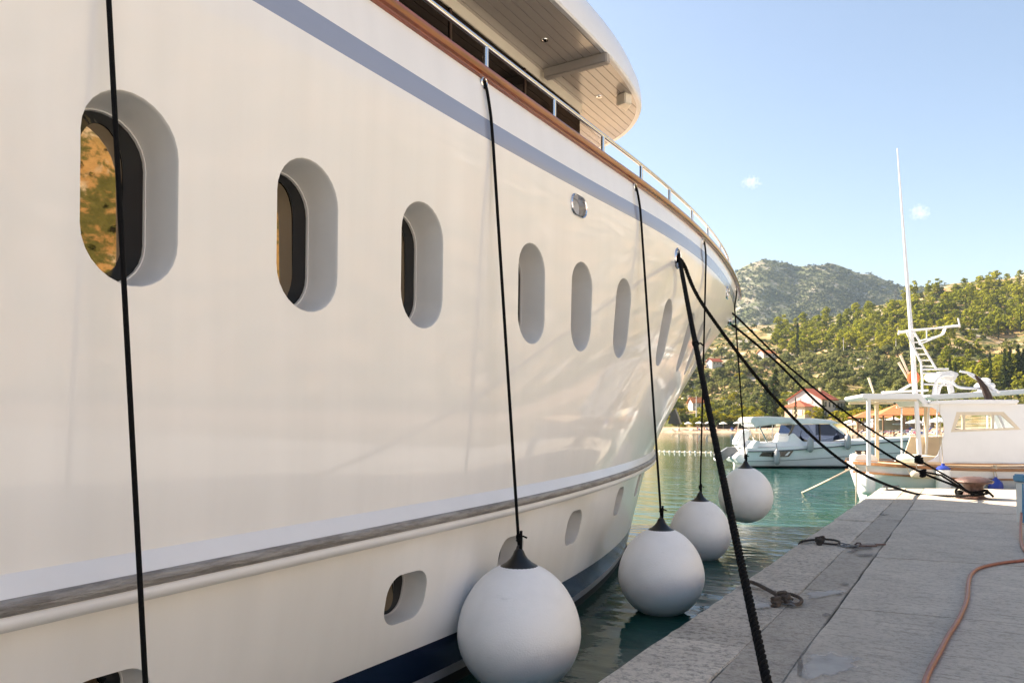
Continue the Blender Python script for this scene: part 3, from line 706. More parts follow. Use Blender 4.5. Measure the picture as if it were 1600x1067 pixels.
# deckhouse
dh = MB(); WX = -4.02
dh.box((XC, -1.0, OZ-.055), (2*(WX-XC), 18.8, .11)); dh.box((XC, -1., 3.75), (2*(WX-XC)-.02, 18.6, .6))
dh.box((XC, .0, 4.8), (2*(WX-XC)-.3, 16.4, 1.7)); deckh = yb(dh, 'deckhouse', M['cream'])
for i in range(8):
    y1 = 8.35-i*1.35; b = MB(); b.box((WX-.02, y1-.66, 4.84), (.03, 1.32, 1.58)); wpane = yb(b, 'window', M['darkglass'], deckh)
    b = MB(); b.box((WX-.008, y1-1.335, 4.84), (.03, .03, 1.59)); yb(b, 'mullion', M['darkwood'], deckh)
b = MB(); b.box((XC, .4, 6.6), (2.6, 11.6, 1.3)); b.box((XC, 0, 7.31), (3.0, 11.4, .12)); yb(b, 'upper_deckhouse', M['whitepaint'], bevel=.05)
# stem anchor
ac = at_depth(1056, 652, 14.3)
b = MB(); b.tube([ac+Vector((-.25, -.1, .25)), ac+Vector((-.02, .0, 0))], .04, 8)
b.prism([(ac.x-.14, ac.z-.12), (ac.x+.10, ac.z-.13), (ac.x+.05, ac.z+.02), (ac.x-.01, ac.z+.17), (ac.x-.08, ac.z+.05)], ac.y-.06, ac.y+.06, 'y'); yb(b, 'anchor', M['steelgrey'], bevel=.01)

# ------------------------------------------------------------------ fenders and their ropes
def fender(name, c, r, label, knot=True):
    e = empty(name, c, 0, label, 'fender', 'round white fenders beside the yacht')
    prof = []
    for i in range(33):
        a = -math.pi/2+math.pi*i/32*.965; z = math.sin(a); rr_ = math.cos(a)
        if z > 0: rr_ *= 1-.07*z; z = z*1.11
        prof.append((rr_*r, z*r))
    b = MB(); b.lathe((0, 0, 0), prof, 48); b.build('ball', M['vinyl'], e, smooth=True)
    zt = [z for q, z in prof if q > .30*r][-1]; b = MB()
    b.lathe((0, 0, zt), [(.27*r, -.02*r), (.315*r, -.035*r), (.352*r, -.02*r), (.345*r, .0), (.285*r, .035*r), (.21*r, .08*r), (.145*r, .14*r), (.105*r, .20*r), (.08*r, .26*r), (.05*r, .30*r), (0, .31*r)], 28)
    cl = b.build('collar', M['rubber'], e, smooth=True)
    b = MB(); b.tube([(0, .05*r*math.cos(t), zt+.30*r+.05*r*math.sin(t)) for t in np.linspace(0, 2*math.pi, 13)[:-1]], .024*r, 8, closed=True)
    b.build('eye', M['rubber'], cl, smooth=True)
    return Vector(c)+Vector((0, 0, zt+.31*r))
def knot_at(b, c, r, seed=0):
    rnd = random.Random(seed); c = Vector(c)
    for k in range(3):
        ax = Vector((rnd.uniform(-.4, .4), rnd.uniform(-.4, .4), 1)).normalized(); a = ax.orthogonal().normalized(); d = ax.cross(a); o = c+Vector((0, 0, (k-1)*r*1.5))
        b.tube([o+(a*math.cos(t)+d*math.sin(t))*r*1.35 for t in np.linspace(0, 2*math.pi, 11)[:-1]], r*.85, 6, closed=True)
    b.tube([c, c+Vector((.025, .015, .012)), c+Vector((.05, .025, .0))], r*.6, 6)
FR = .43
fspec = [  # eye on the hull (y), fender centre, radius, label, rope label
    (1.70, Vector((-2.61, 1.76, .05)), .40, 'white round fender below the nearest hanging rope, mostly out of view', 'black fender rope hanging across the big foremost porthole at far left'),
    (4.50, at_depth(811, 985, 5.33), FR, 'largest round white fender in front, cut by the lower edge', 'black fender rope hanging to the largest fender in front'),
    (7.33, at_depth(1033, 897, 7.76), FR, 'second round white fender, wholly in view beside the kerb', 'black fender rope hanging to the second fender, beside the sixth porthole'),
    (10.1, at_depth(1094, 832, 10.9), FR, 'third white fender, half hidden behind the slanting mooring line', 'black fender rope hanging to the third, half hidden fender'),
    (14.0, at_depth(1165, 775, 13.0), .45, 'farthest round white fender hanging clear of the water below the bow', 'black fender rope hanging from the bow to the farthest fender')]
for i, (ey, c, r, lab, rl) in enumerate(fspec):
    top = fender('round_fender', c, r, lab)
    zt = gz(ey)-.075; e0 = hp(ey, zt); n = hn(ey, zt); kn = hp(ey+.03, stripe_bot(ey)-.01)+hn(ey, 3.9)*.02
    # fairlead eye belongs to the yacht
    b = MB(); b.tube([e0+n*.008+Vector((0, .032*math.cos(t), .038*math.sin(t))) for t in np.linspace(0, 2*math.pi, 17)[:-1]], .009, 8, closed=True)
    yb(b, 'rope_eye', M['chrome'], smooth=True)
    rad = (.0100, .0112, .0115, .0118, .0135)[i]
    path = spline([e0-n*.06, e0+n*.012, kn.lerp(e0+n*.02, .5)+n*.008, kn], 5)
    d = top-kn; path += [kn+d*t+Vector((0, 0, -.0)) for t in np.linspace(.02, 1, 30)]
    b = MB(); b.tube(path, rad, 8); b.tube([top+Vector((rad*1.5, 0, .12)), top+Vector((rad*1.3, 0, -.02))], rad*.9, 8); knot_at(b, top+Vector((0, 0, .07)), rad*.95, i)
    ro = b.build('fender_rope', M['rope'], smooth=True); tag(ro, rl, 'rope', 'ropes holding the round fenders')

# ------------------------------------------------------------------ bollard and mooring lines
bp = at_z(1521, 779, QZ)
bo = empty('bollard', bp, 0, 'rusty brown mushroom bollard near the sunlit end of the quay', 'bollard')
b = MB(); b.lathe((0, 0, 0), [(.24, 0), (.24, .03), (.19, .05), (.165, .12), (.165, .2), (.18, .25), (.22, .30)], 32); b.build('post', M['rust'], bo, smooth=True)
b = MB(); b.lathe((0, 0, .30), [(.22, 0), (.32, .005), (.345, .035), (.33, .06), (.25, .10), (.14, .125), (0, .135)], 32); b.build('cap', M['rust'], bo, smooth=True)
b = MB(); b.lathe((0, 0, 0), [(.3, 0), (.3, .018), (.24, .022)], 24); b.build('base_plate', M['rust'], bo, smooth=True)
h1 = hp(8.7, 3.83)
def bpt(dx, dy, z): return bp+RV*dx+FV*dy+Vector((0, 0, z))
# line A: hawse to the quay right below the camera
endA = at_depth(1203, 1085, 3.45); pa = [h1-hn(8.7, 3.83)*.12, h1+hn(8.7, 3.83)*.03+Vector((0, -.01, -.03))]
dirA = (endA-pa[1]); q0 = pa[1]
for t in np.linspace(.03, 1, 40): pa.append(q0+dirA*t+Vector((0, 0, -.07*4*t*(1-t))))
dl = dirA.normalized(); ex = endA+dl*.25; pa += spline([endA, Vector((ex.x, ex.y, QZ+.05)), Vector((ex.x+.25, ex.y-.35, QZ+.026)), Vector((ex.x+.5, ex.y-1.2, QZ+.026))], 8)[1:]
b = MB(); b.strands(pa, .024, .10); kA = at_depth(1077, 549, 7.0)
tk = min(range(len(pa)), key=lambda i: abs((pa[i]-Vector((0, 0, CAMZ))).dot(FV)-7.0)); b.tube([pa[tk]-dirA.normalized()*.03, pa[tk]+dirA.normalized()*.03], .031, 8); b.tube([pa[tk], pa[tk]+RV*.05, pa[tk]+RV*.07-Vector((0, 0, .02))], .008, 6)
tag(b.build('mooring_line', M['rope'], smooth=True), 'thick black mooring line slanting down from the hawse hole to the near quay', 'mooring line', 'black mooring lines of the yacht')
def line(name_pts, r, label, pitch=.12, wrap=True, extra=None):
    p = spline(name_pts, 14); b = MB(); b.strands(p, r, pitch, step=pitch/5)
    if extra: extra(b)
    return tag(b.build('mooring_line', M['rope'], smooth=True), label, 'mooring line', 'black mooring lines of the yacht')
def wrapb(z, turns=1.6, a0=0., rad=.205):
    return [bp+Vector((math.cos(a0+t)*rad, math.sin(a0+t)*rad, z+.02*t)) for t in np.linspace(0, turns*2*math.pi, int(14*turns))]
Zb = (bp-Vector((0, 0, 0))).dot(FV)
zz = lambda t, a=9.0: lerp(a, Zb, t)
lB = [h1-hn(8.7, 3.83)*.12, h1+hn(8.7, 3.83)*.03+Vector((.01, .03, -.03))]+[at_depth(px, py, Z) for px, py, Z in ((1100, 479, 9.6), (1200, 610, 10.8), (1290, 700, 11.9), (1360, 746, 12.7))]+[at_z(1430, 771, QZ+.03), at_z(1480, 774.5, QZ+.03)]+[bpt(-.24, -.12, .07), bpt(-.05, -.27, .10), bpt(.2, -.16, .13), bpt(.24, .05, .15)]
def kb(b): knot_at(b, at_z(1500, 772, QZ+.06), .03, 3); b.tube([at_z(1500, 768, QZ+.07)+RV*(.09*math.cos(t))+Vector((0, 0, .085*math.sin(t))) for t in np.linspace(0, 6.28, 16)[:-1]], .022, 6, closed=True)
line(lB, .024, 'black mooring line sagging from the hawse hole and lying on the sunlit quay', extra=kb)
bw = 14.4
s1 = hp(14.3, 4.2); fc = at_depth(1145, 490, 14.15); fc2 = at_depth(1143, 507, 14.2)
lC = [fc-RV*.15, fc]+[at_depth(px, py, Z) for px, py, Z in ((1230, 571, 14.25), (1330, 650, 14.4), (1434, 717, 14.55), (1490, 750, Zb-.25))]+[bpt(-.20, -.16, .16), bpt(.02, -.24, .16), bpt(.2, -.12, .17), bpt(.22, .08, .17)]
def kc(b): knot_at(b, at_depth(1434, 717, 14.55), .03, 8); knot_at(b, at_depth(1438, 720, 14.55), .026, 9)
line(lC, .019, 'upper black bow line with a fat knot before the bollard', extra=kc)
lD = [fc2-RV*.15, fc2]+[at_depth(px, py, Z) for px, py, Z in ((1205, 558, 14.2), (1240, 592, 14.2), (1290, 640, 14.3), (1380, 706, 14.4), (1440, 738, 14.45), (1490, 758, Zb-.3))]+[bpt(-.16, -.22, .12), bpt(.06, -.25, .12), bpt(.22, -.12, .13), bpt(.3, -.14, .05)]
def kd(b): b.strands([at_depth(1432, 735, 14.4), at_depth(1470, 742, 14.42), at_depth(1505, 764, Zb-.28)], .02, .12); knot_at(b, at_depth(1442, 739, 14.45), .03, 4)
line(lD, .023, 'lower black bow line with frayed splice before the bollard', extra=kd)
b = MB(); b.lathe((0, 0, 0), [(.07, 0), (.055, .02), (.05, .06)], 14)
b.v = [tuple(fc2+RV*(-v[2]-.0)+FV*v[0]+Vector((0, 0, v[1]+.06))) for v in b.v]; yb(b, 'bow_fairlead', M['chrome'], smooth=True)

# ------------------------------------------------------------------ old ropes on the kerb, hose, pedestal
def old_rope(pts, r, mt, label, loops, knots, ringc):
    e = empty('tied_rope', (0, 0, 0), 0, label, 'rope')
    b = MB(); b.strands(spline(pts, 10), r, r*5)
    for lp in loops: b.strands(spline(lp+[lp[0]], 8), r*.85, r*4.5)
    for i, k in enumerate(knots): knot_at(b, k, r*1.1, i+20); b.ball(k, r*2.0, 6)
    b.build('rope', mt, e, smooth=True)
    return e
g = lambda px, py, h=.02: at_z(px, py, QZ+h)
oe = old_rope([g(1160, 918, -.25), g(1166, 909, .03), g(1180, 911, .04), g(1200, 921, .04), g(1221, 933, .035)], .017, M['greyrope'], 'brown weathered rope knotted to a ring on the nearer kerb', [[g(1224, 927, .03), g(1236, 928, .03), g(1250, 934, .03), g(1252, 940, .025), g(1244, 944, .025), g(1230, 940, .03)]], [g(1222, 931, .05), g(1212, 940, .035), g(1228, 936, .035)], None)
b = MB(); b.tube(spline([g(1219, 940), g(1226, 944, .012), g(1236, 943, .03), g(1243, 947, .012), g(1240, 941, .03), g(1228, 937, .03), g(1219, 940)], 6), .007, 6); b.build('iron_ring', M['steelgrey'], oe, smooth=True)
oe = old_rope([g(1248, 852, -.2), g(1252, 846, .02), g(1262, 844, .03), g(1276, 843, .03)], .015, M['dirtyrope'], 'dark rope with a fat knot and shackle on the farther kerb', [[g(1286, 842, .03), g(1304, 843.5, .03), g(1312, 847, .03), g(1308, 850, .02), g(1292, 849, .02), g(1282, 847, .03)]], [g(1278, 843, .05), g(1284, 842, .055), g(1280, 846, .04)], None)
b = MB()
for k, (px, py) in enumerate(((1316, 850.5), (1322, 852), (1328, 853), (1334, 853.5))):
    c = g(px, py, .018); b.tube([c+RV*(.05*math.cos(t))+FV*(.04*math.sin(t))+Vector((0, 0, .012*math.sin(t+k))) for t in np.linspace(0, 6.28, 13)[:-1]], .008, 6, closed=True)
b.build('chain', M['steelgrey'], oe, smooth=True)
pm = g(1352, 853, .0); b = MB(); b.box((0, 0, .008), (.22, .12, .016)); b.tube([(-.12, 0, .012), (-.10, 0, .035), (-.06, 0, .035), (-.05, 0, .012)], .01, 6); b.box((.19, .03, .012), (.14, .03, .018), .25)
o = b.build('iron_plate', M['rust'], bevel=.004); o.location = pm+Vector((0, 0, .004)); o.rotation_euler = (0, 0, TH); tag(o, 'rusty iron plate with a lug beside the farther kerb rope', 'plate')
pe = at_z(1607, 818, QZ); ped = empty('service_pedestal', pe, TH, 'blue and white service pedestal at the right edge of the quay', 'pedestal')
b = MB(); b.box((0, 0, .30), (.22, .20, .60), taper=1.1); b.build('body', M['pedwhite'], ped, bevel=.015)
b = MB(); b.box((0, 0, .655), (.30, .26, .11)); b.build('head', M['pedblue'], ped, bevel=.02)
for sx in (-1, 1): b = MB(); b.box((sx*.118, -.06, .3), (.012, .03, .56)); b.build('edge_trim', M['pedblue'], ped)
hp_ = [bpq for bpq in (pe+RV*-.11+Vector((0, -.1, .16)), g(1595, 840, .03), g(1603, 862, .018), g(1630, 876, .018), g(1622, 872, .018), g(1600, 875, .018), g(1565, 879, .018), g(1533, 886, .018), g(1518, 896, .018), g(1513, 912, .018), g(1511, 935, .018), g(1500, 963, .018), g(1482, 992, .018), g(1466, 1022, .018), g(1450, 1052, .018), g(1441, 1085, .018), g(1438, 1140, .018))]
b = MB(); b.tube(spline(hp_, 10), .0165, 10); tag(b.build('water_hose', M['hose'], smooth=True), 'terracotta red hose winding over the concrete slabs', 'hose')

# ------------------------------------------------------------------ wooden boat at the quay end
WZ = 18.4; WROT = -R(13); WS = WZ/1200
WU = RV*math.cos(WROT)+FV*math.sin(WROT); WD = FV*math.cos(WROT)-RV*math.sin(WROT); W0 = RV*((1320-800)/1200*WZ)+FV*WZ
def LW(px, py, y):                  # boat-local point seen at a photograph position, on the boat plane y
    d = ray(px, py); k = (y+W0.dot(WD))/d.dot(WD); p = Vector((0, 0, CAMZ))+d*k-W0
    return (p.dot(WU), y, p.z)
def WW(x, y, z): return W0+WU*x+WD*y+Vector((0, 0, z))
wb = empty('wooden_boat', W0, TH+WROT, 'white wooden fishing boat with cabin, posts and brown rails at the quay end', 'boat')
wx = lambda px: LW(px, 666, .1)[0]
wz = lambda py: CAMZ-(py-666)*WS*.975
SH = .36
def sta(x):    # half breadth and heights of the wooden hull along its length
    x = x-SH; hb = 1.25*(1-.62*max(0, 1-x/1.25)**2.0) if x < 1.25 else 1.25*math.sqrt(max(0, 1-max(0, (x-4.5)/4.2)**2.4))
    return hb
WY = 1.30
b = MB(); rings = []
xs = [.36, .42, .51, .66, .86, 1.16, 1.6, 2.1, 3, 4, 5, 6, 7, 7.8, 8.3, 8.62]
for x in xs:
    hb = max(sta(x), .04); sh = .985-.10*sstep(x/3)+.35*sstep((x-4.5)/4); kx = x+.38*(1-sstep((x-.36)/1.2)) if x < 1.56 else x-.3*sstep((x-6)/2.6)
    ring = []
    for sg in (-1, 1):
        ring.append([(x, sg*hb, sh), (lerp(x, kx, .25), sg*hb*.97, sh-.25), (lerp(x, kx, .6), sg*hb*.86, sh-.55), (lerp(x, kx, .9), sg*hb*.62, sh-.85), (kx, 0, -.45)])
    rings.append(b.pts([(p[0], p[1]+WY, p[2]) for p in ring[0]]+[(p[0], p[1]+WY, p[2]) for p in ring[1][:-1][::-1]]))
for A, B in zip(rings, rings[1:]):
    for k in range(8): b.quad(A+k, A+k+1, B+k+1, B+k)
b.quad(*[rings[0]+k for k in range(9)]); b.build('hull', M['whitepaint'], wb, smooth=True)
b = MB()
for A, B in ((x, y) for x, y in zip(xs, xs[1:])):
    za, zb_ = [.975-.10*sstep(x/3)+.35*sstep((x-4.5)/4) for x in (A, B)]; i0 = b.pts([(A, WY-sta(A), za), (B, WY-sta(B), zb_), (B, WY+sta(B), zb_), (A, WY+sta(A), za)]); b.quad(i0, i0+1, i0+2, i0+3)
b.build('deck', M['deck'], wb, fix=False)
def wrail(dz, h, w, nm):
    for sg in (-1, 1):
        fr = []
        for x in np.linspace(.35, 8.5, 40):
            sh = .985-.10*sstep(x/3)+.35*sstep((x-4.5)/4); e = .02; dy = (sta(x+e)-sta(max(.36, x-e)))/(2*e); n = Vector((-dy, 1, 0)).normalized(); n = Vector((n.x, n.y*sg, 0))
            k = 1 if dz > -.1 else .965
            fr.append((Vector((x, WY+sg*sta(x)*k, sh+dz)), n, Vector((0, 0, 1))))
        b = MB(); b.sweep(fr, [(-.01, 0), (w, .005), (w, h-.005), (-.01, h)]); b.build(nm, M['wood'], wb)
wrail(-.055, .075, .05, 'rail'); wrail(-.265, .05, .04, 'rail')
wrail(.045, .02, .03, 'toe_rail')
b = MB(); b.prism([(.42, .96), (.40, 1.10), (.46, 1.17), (.85, 1.17), (.95, 1.06), (.95, .94)], .95, 1.65, 'y'); b.build('stern_coaming', M['whitepaint'], wb, bevel=.02)
b = MB()
for x in (.52, .72): b.box((x, 1.05, 1.205), (.10, .1, .07)); b.box((x, 1.05, 1.25), (.16, .08, .03))
b.build('cleat', M['darkwood'], wb)
b = MB(); b.tube([(.5, 1.35, 1.19), (.6, 1.25, 1.21), (.75, 1.2, 1.2), (.72, 1.35, 1.21), (.55, 1.4, 1.2)], .02, 6); b.build('coiled_line', M['paletwine'], wb, smooth=True)
# canopy and posts
b = MB(); b.prism([(wx(1347), wz(618)), (wx(1348), wz(614.5)), (wx(1352), wz(613.5)), (wx(1438), wz(614)), (wx(1441), wz(616)), (wx(1452), wz(629)), (wx(1444), wz(632)), (wx(1436), wz(623)), (wx(1352), wz(622.5))], .12, 2.3, 'y'); b.build('canopy', M['whitepaint'], wb, bevel=.012)
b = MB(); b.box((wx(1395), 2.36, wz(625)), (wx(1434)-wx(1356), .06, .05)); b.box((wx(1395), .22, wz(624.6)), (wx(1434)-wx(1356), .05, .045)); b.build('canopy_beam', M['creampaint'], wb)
for px0, px1, y, w in ((1357, 1357.5, .22, .085), (1370, 1370.5, 2.36, .085), (1431, 1438, .25, .09), (1445, 1450, 2.3, .07), (1452, 1446, 1.5, .05)):
    z0 = wz(722) if y < 2 else wz(722); b = MB(); q1 = LW(px1, 722, y)[0]; q0 = LW(px0, 622, y)[0]; b.beam((q1, y, .93), (q0, y, wz(622)), w, w); b.build('post', M['whitepaint'] if y < 2 else M['creampaint'], wb, bevel=.008)  # far posts take cream: their sunlit tone is put into the paint
# cabin: two side walls with a window opening, roof, front and aft framing
wall = [(1441, 630), (1618, 632), (1650, 722), (1450, 722), (1461, 717), (1467, 711), (1472, 697), (1476.5, 678), (1476.5, 663), (1473, 650), (1467, 641), (1458, 636), (1444, 634.5)]
win = [(1496, 643.5), (1570, 643.5), (1597, 671), (1487, 675)]
def ring_wall(y0, y1):
    V = [Vector((wx(p[0]), wz(p[1]))) for p in wall]+[Vector((wx(p[0]), wz(p[1]))) for p in win]; nw = len(wall)
    E = [(i, (i+1) % nw) for i in range(nw)]+[(nw+i, nw+(i+1) % 4) for i in range(4)]
    vs, es, fs, *_ = delaunay_2d_cdt(V, E, [], 0, 1e-6); b = MB()
    def inside(pt, poly):
        ins = False
        for i in range(len(poly)):
            a, c = poly[i], poly[(i+1) % len(poly)]
            if (a.y > pt.y) != (c.y > pt.y) and pt.x < (c.x-a.x)*(pt.y-a.y)/(c.y-a.y)+a.x: ins = not ins
        return ins
    A = b.pts([(v.x, y0, v.y) for v in vs]); B = b.pts([(v.x, y1, v.y) for v in vs])
    for f in fs:
        c = sum((vs[i] for i in f), Vector((0, 0)))/len(f)
        if inside(c, V[:nw]) and not inside(c, V[nw:]): b.quad(*[A+i for i in f]); b.quad(*[B+i for i in f][::-1])
    for i, j in E: b.quad(A+i, A+j, B+j, B+i)
    return b
b = MB(); b.prism([(wx(1450), .93), (wx(1640), .93), (wx(1622), wz(684)), (wx(1466), wz(684))], 2.40, 2.45, 'y'); b.prism([(wx(1441), wz(634)), (wx(1441), wz(630)), (wx(1605), wz(630)), (wx(1607), wz(634))], 2.40, 2.45, 'y')
for px in (1560, 1612): b.box((wx(px), 2.425, (wz(684)+wz(634))/2), (.07, .05, wz(632)-wz(685)))
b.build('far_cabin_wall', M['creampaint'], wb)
for y0 in (.16,):
    ring_wall(y0, y0+.05).build('cabin_wall', M['whitepaint'], wb)
    b = MB(); ins = [(1502, 648.5), (1566, 648.5), (1588, 668), (1493, 671)]
    for i in range(4):
        p, q = win[i], win[(i+1) % 4]; r_, s_ = ins[i], ins[(i+1) % 4]
        for ya, yb_ in ((y0+.004, y0+.046),):
            A = b.pts([(wx(a[0]), ya, wz(a[1])) for a in (p, q, s_, r_)]+[(wx(a[0]), yb_, wz(a[1])) for a in (p, q, s_, r_)])
            for f in ((0, 1, 2, 3), (7, 6, 5, 4), (0, 4, 5, 1), (3, 2, 6, 7)): b.quad(*[A+k for k in f])
    wf = b.build('window_frame', M['creampaint'], wb)
    b = MB(); A = b.pts([(wx(a[0]), y0+.025, wz(a[1])) for a in ins]); b.quad(0, 1, 2, 3); b.build('glass', M['clear'], wf, fix=False)
b = MB(); b.prism([(wx(1452), wz(631)), (wx(1452), wz(626.5)), (wx(1500), wz(624.5)), (wx(1590), wz(625)), (wx(1592), wz(628)), (wx(1588), wz(631.5))], .06, 2.54, 'y'); b.build('cabin_roof', M['whitepaint'], wb, bevel=.012)
b = MB(); b.beam((wx(1619), .2, wz(640)), (wx(1645), .2, wz(700)), .06, .05); b.beam((wx(1619), 2.4, wz(640)), (wx(1645), 2.4, wz(700)), .06, .05); b.box((wx(1645), 1.3, wz(711)), (.06, 2.2, .3)); b.build('windscreen_frame', M['whitepaint'], wb)
b = MB(); b.ball((0, 0, 0), .34, 10, sz=(1.0, .6, .42)); o = b.build('cushion', M['teal'], smooth=True); o.parent = None
o.location = WW(LW(1424, 700, .55)[0], .55, 1.04); o.rotation_euler = (0, .25, TH+WROT); tag(o, 'pale teal cushion lying on the wooden boat deck', 'cushion')
b = MB(); b.box((wx(1460), 1.3, 1.05), (.5, 1.7, .2)); b.build('thwart', M['creampaint'], wb, bevel=.02)
# whip mast
b = MB(); T = LW; b.tube([T(1430, 616, .7), T(1427, 560, .7), T(1420, 470, .7), T(1411, 350, .7), T(1402, 232, .7)], [.062, .055, .045, .026, .012], 10); b.build('mast', M['whitepaint'], wb, smooth=True)
# lookout tower of white tubes
tw = MB(); T = LW
ringp = [T(1405, 519, .5), T(1425, 516, .35), T(1460, 513, .3), T(1493, 510, .35), T(1500, 510.5, .7), T(1493, 509, 1.5), T(1460, 513, 1.7), T(1425, 517, 1.6), T(1407, 520, 1.2)]
tw.tube(spline(ringp+[ringp[0]], 6), .022, 8)
tw.tube(spline([T(1436, 533, .4), T(1455, 528, .36), T(1470, 523, .36), T(1475, 514, .36)], 6), .018, 8)
tw.tube(spline([T(1436, 538, 1.4), T(1458, 529, 1.5), T(1474, 522, 1.5), T(1478, 512, 1.5)], 6), .018, 8)
tw.tube([T(1448, 515, .35), T(1448, 531, .38)], .014, 6); tw.tube([T(1497, 497, .6), T(1500, 511, .6)], .018, 6); tw.tube([T(1405, 516, .5), T(1404, 523, .5)], .02, 6)
tw.build('lookout_platform', M['whitepaint'], wb, smooth=True)
b = MB(); la = [T(1417, 519, .5), T(1428, 544, .55), T(1439, 566, .6), T(1441, 590, .6), T(1441, 618, .6)]; lb = [T(1427, 517, .9), T(1446, 548, .9), T(1464, 578, .9)]
b.tube(la, .026, 8); b.tube(lb, .026, 8)
for t in (.12, .27, .42, .57, .72, .87):
    ia = lerp(518, 580, t); p = Vector(T(1417+ (ia-519)*.42, ia, .55)); q = Vector(T(1427+(ia-517)*.61, ia, .9)); b.tube([p, q], .016, 6)
b.build('ladder', M['whitepaint'], wb, smooth=True)
def arch(pts, r):
    b = MB(); b.tube(spline(pts, 6) if len(pts) > 2 else pts, r, 8); b.build('arch_tube', M['whitepaint'], wb, smooth=True)
for yy, o_ in ((.6, 0), (1.9, 3)):
    arch([T(1458+o_, 616, yy), T(1461+o_, 600, yy), T(1466+o_, 591, yy), T(1476+o_, 586, yy), T(1490+o_, 587, yy)], .03)
    arch([T(1464+o_, 616, yy), T(1467+o_, 605, yy), T(1474+o_, 598, yy), T(1486+o_, 596, yy)], .022)
arch([T(1441, 577, .6), T(1482, 576.5, .6)], .024); arch([T(1441, 583, .6), T(1482, 583, .6)], .02); arch([T(1443, 600, .6), T(1485, 602, .6)], .02)
arch([T(1488, 595, .6), T(1493, 602, .6), T(1505, 606, .6), T(1536, 607, .6)], .032)
arch([T(1500, 580, 1.3), T(1520, 585, 1.3), T(1545, 602, 1.3), T(1562, 613, 1.3)], .026)
arch([T(1512, 584, .6), T(1530, 595, .6), T(1556, 612, .6)], .022)
b = MB(); b.beam(T(1481, 588, .9), T(1487, 614, .9), .11, .11); b.build('arch_post', M['whitepaint'], wb, bevel=.01)
b = MB(); b.prism([(wx(1477), wz(581)), (wx(1483), wz(577)), (wx(1500), wz(576)), (wx(1514), wz(581)), (wx(1510), wz(586)), (wx(1506), wz(594)), (wx(1502), wz(588)), (wx(1490), wz(592)), (wx(1482), wz(588))], .7, 1.9, 'y'); b.build('folded_sunshade', M['canvas'], wb, bevel=.03)
b = MB(); b.tube([T(1523.5, 586, .5), T(1530, 594, .5), T(1538, 606, .5), T(1543, 617, .5), T(1546, 627, .5)], [.02, .05, .075, .085, .09], 8); b.build('curved_post', M['darkwood'], wb, smooth=True)
for px0, py0, px1, py1 in ((1427, 600, 1407, 555), (1425, 602, 1404, 566), (1365, 614, 1357, 590)):
    b = MB(); b.tube([T(px0, py0, 1.1), T(px1, py1, 1.1)], [.02, .03], 6); b.build('fishing_rod', M['creampaint'], wb, smooth=True)
b = MB(); b.tube([T(1427+7*math.cos(t), 590+8*math.sin(t), .95+.1*math.sin(t)) for t in np.linspace(0, 6.28, 17)[:-1]], .045, 8, closed=True); o = b.build('lifebuoy', M['orange'], smooth=True); o.location = W0; o.rotation_euler = (0, 0, TH+WROT); tag(o, 'orange lifebuoy hung on the ladder of the wooden boat', 'lifebuoy')
b = MB(); b.beam(T(1379, 613, 1.8), T(1448, 610, 1.8), .3, .05); b.beam(T(1405, 611, 1.8), T(1432, 596, 1.8), .06, .06); b.build('roof_boards', M['whitepaint'], wb)
b = MB(); b.tube([T(1468.5, 628, .1), T(1468.5, 722, .1)], .006, 5); b.build('cabin_line', M['paletwine'], wb)
def wfender(name, px, py, w, h, mts, label, horiz=False, topblue=False):
    e = empty(name, WW(wx(px), -.02 if not horiz else -.1, wz(py)), TH+WROT, label, 'fender'); r = w*WS/2; L = h*WS/2
    b = MB(); prof = [(.0, -L), (r*.6, -L+.02), (r*.95, -L+.07), (r, -L+.12), (r, L-.12), (r*.95, L-.06), (r*.6, L-.02), (.03, L), (.028, L+.04)]
    b.lathe((0, 0, 0), prof, 20)
    if horiz: b.v = [(v[2], v[1], v[0]) for v in b.v]
    b.build('body', mts, e, smooth=True); return e, r, L
e, r, L = wfender('boat_fender', 1354, 758, 22, 34, M['vinyl'], 'white sausage fender at the stern of the wooden boat')
b = MB(); b.tube([(0, 0, L), (-.02, .02, .42)], .01, 6); b.build('lanyard', M['paletwine'], e)
e, r, L = wfender('boat_fender', 1471, 748, 20, 40, M['vinyl'], 'white fender with navy blue cap amidships on the wooden boat')
b = MB(); b.lathe((0, 0, L-.09), [(r*1.01, 0), (r*1.01, .03), (r*.65, .08), (.04, .1), (.035, .15)], 20); b.build('blue_cap', M['bluevinyl'], e, smooth=True)
b = MB(); b.tube([(0, 0, L), (-.03, .12, 1.4)], .009, 6); b.build('lanyard', M['paletwine'], e)
e, r, L = wfender('boat_fender', 1437, 741, 13, 34, M['creampaint'], 'beige fender hung level along the wooden boat rail', True)
b = MB(); b.tube([(-L, 0, 0), (-L-.06, .05, .16)], .009, 6); b.tube([(-.1, 0, .05), (-.12, .1, .3)], .009, 6); b.build('lanyard', M['paletwine'], e)
e = empty('boat_fender', WW(wx(1552.5), -.02, wz(757)), TH+WROT, 'small blue drop shaped fender right of the bollard', 'fender')
b = MB(); b.lathe((0, 0, 0), [(0, -.17), (.10, -.165), (.15, -.12), (.16, -.04), (.14, .06), (.08, .13), (.035, .17), (.03, .2)], 20); b.build('body', M['bluevinyl'], e, smooth=True)
b = MB(); b.tube([(-.03, 0, .18), (-.04, .05, .4)], .01, 6); b.tube([(.03, 0, .18), (.0, .05, .4)], .01, 6); knot_at(b, (0, .03, .42), .02, 2); b.build('lanyard', M['paletwine'], e)
b = MB(); b.tube(spline([WW(.45, .9, .9), at_depth(1290, 752, 17.9), at_z(1252, 770, -.03)], 8), .022, 6); tag(b.build('stern_rope', M['paletwine'], smooth=True), 'pale rope running from the wooden boat stern into the water', 'rope')
